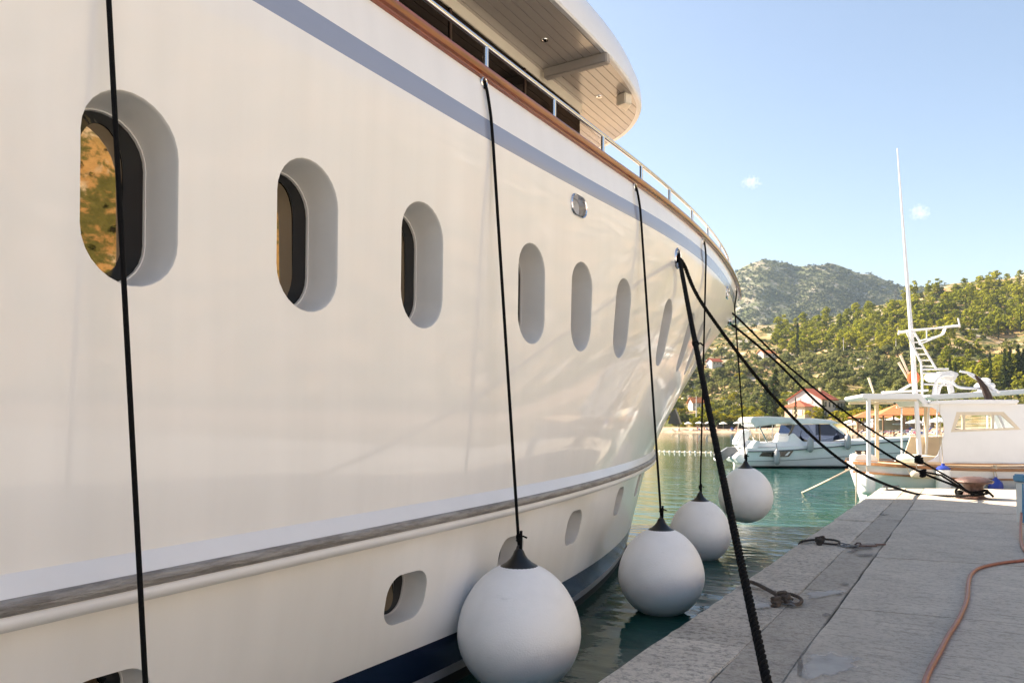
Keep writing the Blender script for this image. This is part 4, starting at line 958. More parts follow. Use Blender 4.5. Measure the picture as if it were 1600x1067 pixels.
b = MB(); b.tube([WW(.36, .55, .9), WW(.36, .55, -.02)], .018, 6); tag(b.build('hanging_rope', M['paletwine'], smooth=True), 'pale rope hanging straight down the wooden boat stern', 'rope')
b = MB(); b.box((0, 0, .015), (.32, .1, .03)); b.tube([(-.1, 0, .03), (-.1, 0, .08)], .02, 6); b.tube([(.1, 0, .03), (.1, 0, .08)], .02, 6); b.tube([(-.2, 0, .09), (.2, 0, .09)], .022, 6)
o = b.build('quay_cleat', M['steelgrey'], smooth=True); o.location = at_z(1392, 766, QZ+.004); o.rotation_euler = (0, 0, TH+.2); tag(o, 'small grey cleat on the sunlit quay corner', 'cleat')

# ------------------------------------------------------------------ white motor boat behind the wooden boat
bz = 22.5; bs = bz/1200
bb = empty('moored_cruiser', RV*((1450-800)/1200*bz)+FV*bz, TH, 'white cruiser roof with radar dome behind the wooden boat cabin', 'boat')
bx = lambda px: (px-1450)*bs
bh = lambda py: CAMZ-(py-666)*bs
b = MB(); b.prism([(bx(1480), .0), (bx(1470), .78), (bx(1640), .85), (bx(1800), 1.35), (bx(1770), .0)], .3, 3.0, 'y'); b.build('hull', M['whitepaint'], bb, bevel=.08)
b = MB(); b.prism([(bx(1640), .8), (bx(1640), bh(640)), (bx(1700), bh(636)), (bx(1750), 1.1)], .6, 2.7, 'y'); b.build('cabin', M['whitepaint'], bb, bevel=.05)
b = MB(); b.prism([(bx(1452), bh(620)), (bx(1460), bh(616)), (bx(1540), bh(611.5)), (bx(1625), bh(606)), (bx(1640), bh(613)), (bx(1540), bh(620)), (bx(1470), bh(624))], .2, 3.1, 'y'); b.build('roof', M['whitepaint'], bb, bevel=.03)
b = MB()
for px in (1482, 1632): b.tube([(bx(px), .6, .7), (bx(px), .6, bh(618))], .025, 6); b.tube([(bx(px), 2.7, .7), (bx(px), 2.7, bh(618))], .025, 6)
b.build('roof_posts', M['whitepaint'], bb)
b = MB(); b.lathe((bx(1578), 1.2, bh(613)), [(.42, 0), (.40, .05), (.20, .09), (.17, .16), (.27, .19), (.29, .26), (.24, .33), (.16, .35), (.17, .40), (.15, .46), (.06, .50), (0, .505)], 24); b.build('radar_dome', M['whitepaint'], bb, smooth=True)

# ------------------------------------------------------------------ white cabin boat out in the bay
CZb = 34.5; cs = CZb/1200
cb = empty('cabin_boat', RV*((1135-800)/1200*CZb)+FV*CZb, TH, 'white outboard cabin boat with dark windscreen and canvas sunshade', 'boat')
cx = lambda px: (px-1135)*cs
cz = lambda py: CAMZ-(py-666)*cs
def chb(x): return 1.25*(min(1, .88+.12*x/2))*math.sqrt(max(0.0005, 1-max(0, (x-5.2)/4.75)**2.3))
b = MB(); rings = []; cxs = [.95, 1.2, 1.8, 2.6, 3.6, 4.6, 5.6, 6.6, 7.6, 8.4, 9.1, 9.6, 9.92]
for x in cxs:
    hb = chb(x); sh = .90+.5*sstep((x-1)/8.5); kx = x-.9*sstep((x-7)/3); top = []
    sec = [(x, 1, sh), (x, 1.0, sh-.16), (x, .985, sh-.17), (lerp(x, kx, .3), .96, sh-.45), (lerp(x, kx, .6), .90, .16), (lerp(x, kx, .7), .86, .08), (kx, .70, -.1), (kx, 0, -.4)]
    rings.append(b.pts([(p[0], 1.25-hb*p[1], p[2]) for p in sec]+[(p[0], 1.25+hb*p[1], p[2]) for p in sec[:-1][::-1]]))
for A, B in zip(rings, rings[1:]):
    for k in range(14): b.quad(A+k, A+k+1, B+k+1, B+k, m=1 if k in (5, 8) else 0)
b.quad(*[rings[0]+k for k in range(15)]); b.quad(*[rings[-1]+k for k in range(15)])
b.build('hull', [M['whitepaint'], M['antifoul']], cb, smooth=True)
b = MB()
for A, B in zip(cxs, cxs[1:]):
    za, zb_ = [.895+.5*sstep((x-1)/8.5) for x in (A, B)]; i0 = b.pts([(A, 1.25-chb(A), za), (B, 1.25-chb(B), zb_), (B, 1.25+chb(B), zb_), (A, 1.25+chb(A), za)]); b.quad(i0, i0+1, i0+2, i0+3)
b.build('deck', M['whitepaint'], cb, fix=False)
def yside(x): return 1.25-chb(x)
def side_panel(pts, name, mt, off=.02, parent=None):
    b = MB(); n = len(pts); A = b.pts([(cx(p[0]), yside(cx(p[0]))*1+.03-off, cz(p[1])) for p in pts]); B = b.pts([(cx(p[0]), yside(cx(p[0]))+.12, cz(p[1])) for p in pts])
    b.quad(*range(n)); 
    for i in range(n): b.quad(A+i, A+(i+1) % n, B+(i+1) % n, B+i)
    return b.build(name, mt, parent or cb)
side_panel([(1187, 712.5), (1192, 706.5), (1207, 706), (1240, 704), (1233, 713.3), (1210, 713.8)], 'hull_window', M['frit'], .03)
side_panel([(1226, 711.5), (1232, 705.5), (1235, 705.3), (1230, 711.6)], 'window_trim', M['whitepaint'], .045)
b = MB(); b.tube([(x, yside(x)-.02, .74+.5*sstep((x-1)/8.5)) for x in np.linspace(1.0, 9.7, 30)], .03, 6); b.build('rub_strake', M['steelgrey'], cb, smooth=True)
b = MB(); b.tube([(x, yside(x)+.03, .30+.42*sstep((x-1)/8.5)) for x in np.linspace(1.0, 9.0, 30)], .012, 5); b.build('waterline_strake', M['steelgrey'], cb, smooth=True)
b = MB(); b.prism([(cx(1158), cz(710)), (cx(1152), cz(716)), (cx(1158), cz(724)), (cx(1170), cz(724)), (cx(1170), cz(708))], .35, 2.15, 'y'); b.build('swim_platform', M['whitepaint'], cb, bevel=.03)
b = MB(); b.prism([(cx(1160), cz(697)), (cx(1158), cz(692)), (cx(1166), cz(678)), (cx(1174), cz(672)), (cx(1180), cz(670)), (cx(1186), cz(675)), (cx(1180), cz(685)), (cx(1168), cz(700))], .9, 1.6, 'y'); b.build('engine_cowl', M['whitepaint'], cb, bevel=.07)
b = MB(); b.prism([(cx(1148), cz(700)), (cx(1160), cz(699)), (cx(1166), cz(706)), (cx(1150), cz(715)), (cx(1140), cz(722)), (cx(1132), cz(716)), (cx(1136), cz(708))], 1.1, 1.4, 'y'); b.tube([(cx(1130), 1.25+.35*math.cos(t), cz(712)+.28*math.sin(t)) for t in np.linspace(0, 6.28, 12)[:-1]], .035, 6, closed=True); b.box((cx(1130), 1.25, cz(712)), (.06, .7, .09)); b.build('outboard_leg', M['steelgrey'], cb, bevel=.02)
b = MB(); b.prism([(cx(1172), cz(708)), (cx(1176), cz(697)), (cx(1183), cz(688)), (cx(1190), cz(690)), (cx(1186), cz(700)), (cx(1184), cz(708))], .12, 2.38, 'y'); b.build('transom_wing', M['whitepaint'], cb, bevel=.03)
b = MB(); b.prism([(cx(1186), cz(699)), (cx(1188), cz(692)), (cx(1235), cz(690.5)), (cx(1237), cz(680)), (cx(1243), cz(676)), (cx(1258), cz(690)), (cx(1330), cz(689.5)), (cx(1390), cz(688)), (cx(1385), cz(697))], .24, 2.26, 'y'); b.build('cockpit_side', M['whitepaint'], cb, bevel=.04)
b = MB(); b.prism([(cx(1175), cz(658)), (cx(1175), cz(653)), (cx(1180), cz(651)), (cx(1202), cz(650)), (cx(1243), cz(652)), (cx(1243), cz(660)), (cx(1205), cz(664)), (cx(1190), cz(666)), (cx(1184), cz(668)), (cx(1180), cz(662))], .3, 2.2, 'y'); b.build('sunshade', M['canvas'], cb, bevel=.05)
b = MB()
for y in (.35, 2.15):
    b.tube([(cx(1176), y, cz(660)), (cx(1174), y, cz(686)), (cx(1180), y, cz(700))], .016, 6); b.tube([(cx(1190), y, cz(665)), (cx(1203), y, cz(692))], .03, 6); b.tube([(cx(1211), y, cz(663)), (cx(1211), y, cz(690))], .016, 6)
b.build('sunshade_poles', M['chrome'], cb, smooth=True)
b = MB(); b.prism([(cx(1236), cz(655)), (cx(1244), cz(653)), (cx(1275), cz(653)), (cx(1305), cz(656)), (cx(1320), cz(662)), (cx(1300), cz(662)), (cx(1245), cz(663)), (cx(1236), cz(660))], .35, 2.15, 'y'); b.build('hardtop', M['whitepaint'], cb, bevel=.04)
b = MB(); gl = [(1245, 663.5), (1303, 662.5), (1322, 676), (1337, 682), (1318, 687), (1303, 689.5), (1266, 690), (1252, 683), (1240, 681)]
b.prism([(cx(p[0]), cz(p[1])) for p in gl], .42, 2.08, 'y'); b.build('windscreen', M['blueglass'], cb)
for a_, c_ in (((1246, 663), (1238, 681)), ((1286, 663), (1287, 689)), ((1303, 662), (1325, 678)), ((1250, 683), (1268, 690))):
    b = MB(); b.beam((cx(a_[0]), .40, cz(a_[1])), (cx(c_[0]), .40, cz(c_[1])), .05, .09); b.build('window_pillar', M['frit'] if a_[0] != 1303 else M['whitepaint'], cb)
b = MB()
rp2 = [(x, yside(x)+.06, 1.22+.5*sstep((x-1)/8.5)) for x in np.linspace(6.0, 9.6, 16)]; b.tube(rp2, .018, 6)
for x in (6.4, 7.4, 8.4, 9.2): b.tube([(x, yside(x)+.06, .9+.5*sstep((x-1)/8.5)), (x, yside(x)+.06, 1.22+.5*sstep((x-1)/8.5))], .014, 6)
b.build('bow_rail', M['chrome'], cb, smooth=True)
for k, (px, py, lab) in enumerate(((1212, 714, 'grey fender hanging over the black window of the cabin boat'), (1264, 694, 'grey fender hanging below the windscreen of the cabin boat'), (1322, 690, 'grey fender nearest the bow of the cabin boat'))):
    x = cx(px); e = empty('boat_fender', cb.location+RV*x+FV*(yside(x)-.17)+Vector((0, 0, cz(py))), TH, lab, 'fender', 'grey fenders of the cabin boat')
    b = MB(); b.lathe((0, 0, 0), [(0, -.36), (.06, -.34), (.13, -.25), (.14, -.1), (.14, .12), (.12, .24), (.05, .32), (.03, .38)], 16); b.build('body', M['greyvinyl'], e, smooth=True)
    b = MB(); b.tube([(0, 0, .37), (0, .1, .62)], .012, 6); b.build('lanyard', M['rope'], e)

# ------------------------------------------------------------------ float line
fl = empty('float_line', at_z(1000, 704, 0), 0, 'row of small white floats on a swimming area line', 'float line')
p0 = at_z(960, 703.4, 0); p1 = at_z(1150, 707.5, 0); o0 = fl.location; b = MB(); b.tube([tuple(p0-o0), tuple(p1-o0)], .03, 5); b.build('line', M['paletwine'], fl)
bmf = MB(); bmf.ball((0, 0, .02), .07, 6, sz=(1, 1, .85)); f0 = bmf.build('float', M['vinyl'], fl, smooth=True)
for i in range(24):
    f = f0 if i == 0 else f0.copy()
    if i: C.objects.link(f); f.parent = fl
    f.location = (p0-o0).lerp(p1-o0, (i+.5)/24)

# ------------------------------------------------------------------ houses, pavilions
M['stucco'] = mat('white_stucco', (.62, .59, .57), .9, var=.12, vscale=.6)
M['stuccocream'] = mat('cream_stucco', (.62, .48, .34), .9, var=.12, vscale=.6)
M['rooftile'] = mat('red_roof_tile', (.42, .09, .04), .8, var=.3, vscale=2, stretch=(1, 8, 1))
M['orangetile'] = mat('orange_roof_tile', (.50, .17, .06), .8, var=.25, vscale=2)
M['shutter'] = mat('dark_window', (.03, .04, .05), .3)
M['woodpost'] = mat('pavilion_wood', (.30, .15, .07), .7, var=.2)
def pane(root, c, w, h, ax, m='shutter'):       # window with frame, standing proud of a wall; ax = local direction along the wall
    a = Vector(ax).normalized(); n = Vector((a.y, -a.x, 0)); b = MB(); c = Vector(c)
    b.beam(c-a*(w/2), c+a*(w/2), .10, h); f = b.build('window', M['stucco'], root)
    b = MB(); b.beam(c-a*(w/2-.14)+n*.04, c+a*(w/2-.14)+n*.04, .08, h-.28); b.build('pane', M[m], f)
def gable(root, x0, x1, y0, y1, ze, zr, wall, roof, z0=-3, ov=.5, name='wall'):   # ridge along x
    ym = (y0+y1)/2; b = MB(); b.prism([(y0, z0), (y1, z0), (y1, ze), (ym, zr), (y0, ze)], x0, x1, 'x'); b.build(name, wall, root)
    sl = (zr-ze)/(ym-y0); b = MB()
    for sg in (-1, 1):
        ye = ym+sg*((y1-y0)/2+ov); zee = ze-sl*ov
        v = [(x0-ov, ym, zr+.08), (x1+ov, ym, zr+.08), (x1+ov, ye, zee+.08), (x0-ov, ye, zee+.08)]; i0 = b.pts(v+[(p[0], p[1], p[2]+.25) for p in v])
        for f in ((0, 1, 2, 3), (7, 6, 5, 4), (0, 4, 5, 1), (1, 5, 6, 2), (2, 6, 7, 3), (3, 7, 4, 0)): b.quad(*[i0+k for k in f])
    return b.build('roof', roof, root)
def hip(root, x0, x1, y0, y1, ze, zr, roof, ov=.5):
    b = MB(); x0 -= ov; x1 += ov; y0 -= ov; y1 += ov; ym = (y0+y1)/2; k = min((x1-x0)/2-.3, (y1-y0)/2)
    i0 = b.pts([(x0, y0, ze), (x1, y0, ze), (x1, y1, ze), (x0, y1, ze), (x0+k, ym, zr), (x1-k, ym, zr)])
    for f in ((0, 1, 5, 4), (1, 2, 5), (2, 3, 4, 5), (3, 0, 4), (3, 2, 1, 0)): b.quad(*[i0+q for q in f])
    return b.build('roof', roof, root)
def ground(px, py): 
    p, Z = hit(px, py)
    return (p, Z) if p else (at_depth(px, py, 300), 300)
hpz, hZ = ground(1262, 655); s = hZ/1200
big = empty('white_house', hpz, TH+R(38), 'large white house with red tiled roofs and a flat wing above the beach', 'house')
W, Lh = 12.5*s/.218, 9.6*s/.218; H = 6.6*s/.218; ap = 10.2*s/.218
rf = gable(big, -2, -2+Lh, -W/2, W/2, H, ap, M['stucco'], M['rooftile'])
b = MB(); b.box((-2+Lh*.75, -1.5, ap-.2), (.9, .9, 1.8)); b.build('chimney', M['stuccocream'], rf)
for yy in (-2.2, 2.2): pane(big, (-2.05, yy, H*.95), 1.5, 1.9, (0, 1, 0))
for xx in (1.0, 3.4, 6.0): pane(big, (xx-.6, -W/2-.05, H*.75), 1.2, 2.0, (1, 0, 0)); pane(big, (xx-.6, -W/2-.05, H*.25), 1.2, 2.2, (1, 0, 0))
b = MB(); b.box((Lh+1.5, -1.0, 1.6), (7.5, 8.5, 9.2)); b.build('wall', M['stucco'], big)
b = MB(); b.box((Lh+1.7, -1.4, 6.45), (8.2, 9.3, .5)); b.build('flat_roof', M['stucco'], big)
b = MB(); b.box((Lh+1.6, -5.3, 4.6), (6.4, .2, 2.2)); b.build('window_band', M['shutter'], big)
for k in range(3): b = MB(); b.box((Lh+1.6-2+k*2, -5.38, 4.6), (.35, .2, 2.2)); b.build('mullion', M['stucco'], big)
b = MB(); b.box((-5.2, .0, .6), (5.6, 7.5, 7.2)); b.build('wall', M['stuccocream'], big)
hip(big, -8, -2.4, -3.75, 3.75, 4.2, 6.4, M['rooftile'])
for yy in (-2, 1.6): pane(big, (-8.05, yy, 2.2), 1.6, 2.0, (0, 1, 0))
pane(big, (-5.2, -3.8, 2.2), 1.8, 2.0, (1, 0, 0))
b = MB(); b.box((-10.5, 1, -.8), (6, 10, 1.8)); b.build('terrace', M['stuccocream'], big)
def small_house(px, py, wpx, hpx, wall, roof, label, rot=20, winm='shutter'):
    p, Z = ground(px, py); s = Z/1200; e = empty('hillside_house', p, TH+R(rot), label, 'house'); w = wpx*s*.8; d = w*.7; h = hpx*s*.62; r = hpx*s
    gable(e, -w/2, w/2, -d/2, d/2, h, r, wall, roof, z0=-5)
    for k in (-.28, .05, .33): pane(e, (k*w, -d/2-.06, h*.6), w*.12, h*.42, (1, 0, 0), winm)
    pane(e, (-w/2-.06, 0, h*.6), w*.12, h*.42, (0, 1, 0), winm)
small_house(1116, 573, 24, 12, M['stucco'], M['rooftile'], 'small white house with red roof high on the slope behind the bow', 25)
small_house(1197, 560, 28, 12, M['stucco'], M['orangetile'], 'pale house with orange roof below the pine wood')
small_house(1088, 640, 26, 18, M['stucco'], M['orangetile'], 'white house with orange roof low among trees near the beach', 15)
small_house(1536, 576, 16, 12, M['stuccocream'], M['orangetile'], 'tiny cream house half hidden by cypresses on the right slope')
wlabs = ('tall cream waterfront house', 'white waterfront house', 'pale ochre waterfront house', 'low white waterfront house', 'cream waterfront house at the far end')
for i, (y_, w_, h_, mt_) in enumerate(((2, 13, 9.5, 'stuccocream2'), (-12, 13, 8.5, 'stuccowhite'), (-26, 13, 10, 'stuccocream2'), (-40, 13, 7.5, 'stuccowhite'))):
    if mt_ not in M: M[mt_] = mat(mt_, (.55, .57, .60) if 'white' in mt_ else (.54, .54, .53), .9, var=.08, vscale=.5)
    e = empty('waterfront_house', (36, y_, QZ), R(-90), wlabs[i]+' on the promenade to the right of the frame', 'house')  # unseen houses added to bounce sunlight onto hull and fenders
    gable(e, -w_/2, w_/2, -5, 5, h_, h_+3, M[mt_], M['orangetile'], z0=-.5)
    for zz_ in (1.8, 4.8, 7.6):
        if zz_ < h_-1:
            for xx in (-4.4, -1.5, 1.5, 4.4): pane(e, (xx, -5.06, zz_), 1.1, 1.7, (1, 0, 0))
def pavilion(px, py, w, d, h, r, label):
    p, Z = ground(px, py); e = empty('beach_pavilion', p, TH+R(-12), label, 'pavilion')
    hip(e, -w/2, w/2, -d/2, d/2, h, r, M['orangetile'], .8)
    for sx in (-1, -.33, .33, 1):
        for sy in (-1, 1): b = MB(); b.box((sx*(w/2-.3), sy*(d/2-.3), h/2-.5), (.28, .28, h+1)); b.build('post', M['woodpost'], e)
    b = MB(); b.box((0, d/2-1.5, h*.35), (w-1.5, 1.2, h*.7)); b.build('bar_counter', M['stuccocream'], e)
pavilion(1420, 672, 12, 8, 3.0, 5.4, 'larger beach pavilion with orange hipped roof seen under the boat canopy')
pavilion(1362, 670, 8, 6, 2.7, 4.4, 'smaller beach pavilion with dark orange roof left of the larger one')

# ------------------------------------------------------------------ beach furniture and people
def umb_proto(label, open_=True):
    e = empty('beach_umbrella' if open_ else 'closed_umbrella', (0, 0, 0), 0, label, 'umbrella')
    b = MB(); b.tube([(0, 0, -.4), (0, 0, 2.55)], .035, 6); b.build('pole', M['creampaint'], e)
    b = MB()
    if open_:
        for k in range(8):
            a0, a1 = k*math.pi/4, (k+1)*math.pi/4; am = (a0+a1)/2
            i0 = b.pts([(0, 0, 2.6), (1.25*math.cos(a0), 1.25*math.sin(a0), 2.02), (1.18*math.cos(am), 1.18*math.sin(am), 2.07), (1.25*math.cos(a1), 1.25*math.sin(a1), 2.02), (1.25*math.cos(a0), 1.25*math.sin(a0), 1.85), (1.18*math.cos(am), 1.18*math.sin(am), 1.88), (1.25*math.cos(a1), 1.25*math.sin(a1), 1.85)])
            b.quad(i0, i0+1, i0+2); b.quad(i0, i0+2, i0+3); b.quad(i0+1, i0+4, i0+5, i0+2); b.quad(i0+2, i0+5, i0+6, i0+3)
    else: b.lathe((0, 0, .9), [(.10, 0), (.22, .1), (.2, .5), (.12, 1.2), (.05, 1.75), (0, 1.8)], 10)
    b.build('canopy', M['canvas'], e, smooth=not open_)
    return e
up = umb_proto('open white umbrella in the row on the sand left of the cabin boat'); up['group'] = 'umbrellas on the left sand'
for i, (px, py) in enumerate(((1059, 671), (1075, 672), (1092, 671.4), (1108, 671), (1130, 672), (1152, 671.5))):
    o = up if i == 0 else copy_tree(up); o.location = ground(px, py)[0]; o.rotation_euler = (random.uniform(-.06, .06), random.uniform(-.06, .06), random.random())
rnd = random.Random(4)
for i in range(24):
    o = copy_tree(up); o['label'] = 'open white umbrella in the crowded beach seen behind the wooden boat'; o['group'] = 'umbrellas in the crowded beach part'
    px = rnd.uniform(1325, 1475); p, Z = ground(px, rnd.uniform(671.5, 680)); o.location = p; k = rnd.uniform(.85, 1.15); o.scale = (k*1.15, k*1.15, k); o.rotation_euler = (0, rnd.uniform(-.07, .07), rnd.random())
cu = umb_proto('closed cream umbrella standing before the orange pavilions', False); cu['group'] = 'closed umbrellas by the pavilions'
for i in range(12):
    o = cu if i == 0 else copy_tree(cu); o.location = ground(1345+i*10+rnd.uniform(-4, 4), 672.5)[0]
lo_ = empty('sun_lounger', (0, 0, 0), 0, 'sun lounger on the sand by the left umbrellas', 'sun lounger', 'loungers on the left sand')
M['loungerblue'] = mat('blue_fabric', (.05, .12, .42), .8); M['pink'] = mat('pink_towel', (.55, .12, .2), .85)
b = MB()
for x in (-.25, .25): b.box((x, -.4, .12), (.06, .06, .34)); b.box((x, .5, .12), (.06, .06, .34))
b.box((0, 0, .32), (.66, 1.3, .06)); b.build('frame', M['creampaint'], lo_)
b = MB(); b.box((0, -.1, .40), (.6, 1.2, .08)); b.beam((0, .5, .40), (0, 1.05, .80), .6, .08); b.build('mattress', M['loungerblue'], lo_)
lo2 = copy_tree(lo_); lo2.children[1].data = lo2.children[1].data.copy(); lo2.children[1].data.materials[0] = M['canvas']
lo3 = copy_tree(lo_); lo3.children[1].data = lo3.children[1].data.copy(); lo3.children[1].data.materials[0] = M['pink']
for i in range(44):
    left = i < 18; src = (lo_, lo2, lo3)[i] if i < 3 else None
    o = src or copy_tree((lo_, lo2, lo2, lo3)[rnd.randrange(4)])
    px = rnd.uniform(1050, 1240) if left else rnd.uniform(1325, 1478); p, Z = ground(px, rnd.uniform(672.2, 674) if left else rnd.uniform(673, 684)); o.location = p; o.rotation_euler = (0, 0, TH+rnd.uniform(-.8, .8)+math.pi)
    if not left: o['label'] = 'sun lounger among the crowded umbrellas behind the wooden boat'; o['group'] = 'loungers in the crowded beach part'
M['skin'] = mat('skin', (.42, .22, .14), .6); M['swimred'] = mat('red_swimwear', (.5, .05, .05), .7); M['swimblue'] = mat('navy_swimwear', (.03, .05, .2), .7); M['hair'] = mat('dark_hair', (.03, .02, .015), .7)
def person_mesh(name, J, E_, rads_, swim):
    me = bpy.data.meshes.new(name); me.from_pydata(J, E_, []); o = bpy.data.objects.new(name, me); C.objects.link(o)
    m1 = o.modifiers.new('s', 'SKIN'); 
    for i, r in enumerate(rads_): me.skin_vertices[0].data[i].radius = r if isinstance(r, tuple) else (r, r)
    me.skin_vertices[0].data[0].use_root = True
    o.modifiers.new('u', 'SUBSURF').levels = 1
    dg = bpy.context.evaluated_depsgraph_get(); nm = bpy.data.meshes.new_from_object(o.evaluated_get(dg)); bpy.data.objects.remove(o)
    nm.materials.clear(); nm.materials.append(M['skin']); nm.materials.append(swim); nm.materials.append(M['hair'])
    zs = [J[0][2]-.16, J[0][2]+.10, J[2][2]+.26]
    for p in nm.polygons: p.use_smooth = True; z = p.center.z; p.material_index = 1 if zs[0] < z < zs[1] and abs(p.center.x) < .22 else (2 if z > zs[2] else 0)
    return nm
def standing(stride=.1, arm=.12):
    J = [(0, 0, .95), (0, 0, 1.2), (0, 0, 1.42), (0, 0, 1.55), (0, .01, 1.68), (.1, 0, .9), (.12, stride, .5), (.12, stride*.6, .06), (.12, stride*.6-.14, .03), (-.1, 0, .9), (-.12, -stride, .5), (-.12, -stride*1.6, .06), (-.12, -stride*1.6-.14, .03), (.2, 0, 1.4), (.26, arm, 1.12), (.24, -.05, .86), (.23, -.08, .76), (-.2, 0, 1.4), (-.26, -arm, 1.12), (-.24, .02, .86), (-.23, -.02, .76)]
    E_ = [(0, 1), (1, 2), (2, 3), (3, 4), (0, 5), (5, 6), (6, 7), (7, 8), (0, 9), (9, 10), (10, 11), (11, 12), (2, 13), (13, 14), (14, 15), (15, 16), (2, 17), (17, 18), (18, 19), (19, 20)]
    rr = [(.16, .11), (.14, .10), (.16, .1), .055, (.085, .1), .09, .06, .04, .035, .09, .06, .04, .035, .06, .045, .032, .03, .06, .045, .032, .03]
    return J, E_, rr
pmA = person_mesh('bather', *standing(), M['swimred']); pmB = person_mesh('bather', *standing(.22, .3), M['swimblue'])
for i in range(16):
    o = bpy.data.objects.new('person', (pmA, pmB)[i % 2]); C.objects.link(o); left = i < 5
    px = rnd.uniform(1045, 1240) if left else rnd.uniform(1322, 1478); p, Z = ground(px, rnd.uniform(673, 675) if left else rnd.uniform(674, 688)); o.location = p; o.rotation_euler = (0, 0, rnd.uniform(0, 6)); k = rnd.uniform(.9, 1.05); o.scale = (k, k, k)
    tag(o, 'person in swimwear standing on the left sand' if left else 'person in swimwear standing in the crowded part of the beach', 'person', 'bathers on the left sand' if left else 'bathers in the crowded beach part')

# ------------------------------------------------------------------ trees and scrub
def leaf_mat(name, cols, scale=.06, trans=.35):
    m = bpy.data.materials.new(name); m.use_nodes = True; t = m.node_tree; t.nodes.clear(); g = N(t, 'ShaderNodeNewGeometry'); o = N(t, 'ShaderNodeOutputMaterial')
    n = N(t, 'ShaderNodeTexNoise'); n.inputs['Scale'].default_value = scale; n.inputs['Detail'].default_value = 3; t.links.new(g.outputs['Position'], n.inputs[0])
    a = N(t, 'ShaderNodeMath', operation='MULTIPLY_ADD'); a.inputs[1].default_value = .35; t.links.new(g.outputs['Random Per Island'], a.inputs[0])
    s2 = N(t, 'ShaderNodeMath', operation='SUBTRACT'); s2.inputs[1].default_value = .17; t.links.new(n.outputs[0], s2.inputs[0]); t.links.new(s2.outputs[0], a.inputs[2])
    r = N(t, 'ShaderNodeValToRGB'); t.links.new(a.outputs[0], r.inputs[0])
    while len(r.color_ramp.elements) < len(cols): r.color_ramp.elements.new(.5)
    for i, (e, c) in enumerate(zip(r.color_ramp.elements, cols)): e.position = .3+.4*i/(len(cols)-1); e.color = (*c, 1)
    d = N(t, 'ShaderNodeBsdfDiffuse'); tr = N(t, 'ShaderNodeBsdfTranslucent'); x = N(t, 'ShaderNodeMixShader'); x.inputs[0].default_value = trans
    t.links.new(r.outputs[0], d.inputs[0]); t.links.new(r.outputs[0], tr.inputs[0]); t.links.new(d.outputs[0], x.inputs[1]); t.links.new(tr.outputs[0], x.inputs[2]); t.links.new(x.outputs[0], o.inputs[0])
    return m
M['pineleaf'] = leaf_mat('pine_needles', [(.12, .14, .018), (.24, .255, .026), (.34, .32, .036)], .035)
M['oliveleaf'] = leaf_mat('olive_leaves', [(.10, .12, .04), (.18, .19, .065), (.28, .27, .10)], .05)
M['bushleaf'] = leaf_mat('garden_leaves', [(.13, .15, .016), (.24, .23, .02), (.34, .27, .03)], .08)
M['cypleaf'] = leaf_mat('cypress_leaves', [(.022, .034, .012), (.04, .055, .016), (.065, .078, .02)], .3, .2)
M['scrubleaf'] = leaf_mat('scrub_leaves', [(.07, .085, .025), (.125, .14, .035), (.22, .21, .05)], .02, .2)
M['bark'] = mat('bark', (.09, .06, .04), .9, var=.4, vscale=2)
def clumps(rs, clist, per, size):
    V = []; 
    for c, rad in clist:
        c = np.array(c); d = rs.normal(size=(per, 3)); d /= np.linalg.norm(d, axis=1)[:, None]; d[:, 2] = np.where(d[:, 2] < -.5, -d[:, 2], d[:, 2])
        pos = c+d*np.array(rad)*rs.uniform(.55, 1.05, (per, 1))
        nrm = d+rs.normal(size=(per, 3))*.55; nrm /= np.linalg.norm(nrm, axis=1)[:, None]
        up_ = rs.normal(size=(per, 3)); a = np.cross(nrm, up_); a /= np.linalg.norm(a, axis=1)[:, None]; bb_ = np.cross(nrm, a)
        s = size*rs.uniform(.6, 1.3, (per, 1)); k = rs.uniform(.55, 1, (per, 1))
        V.append(np.stack([pos-a*s-bb_*s*k*.4, pos+a*s*.3-bb_*s*k, pos+a*s+bb_*s*k*.3, pos-a*s*.2+bb_*s*k], 1))
    V = np.concatenate(V).reshape(-1, 3); return V
def mesh_np(name, V, mt):
    n = len(V)//4; me = bpy.data.meshes.new(name); me.vertices.add(len(V)); me.vertices.foreach_set('co', V.astype(np.float32).ravel())
    me.loops.add(n*4); me.loops.foreach_set('vertex_index', np.arange(n*4, dtype=np.int32)); me.polygons.add(n)
    me.polygons.foreach_set('loop_start', np.arange(0, n*4, 4, dtype=np.int32)); me.materials.append(mt); me.update(calc_edges=True); me.validate(); return me
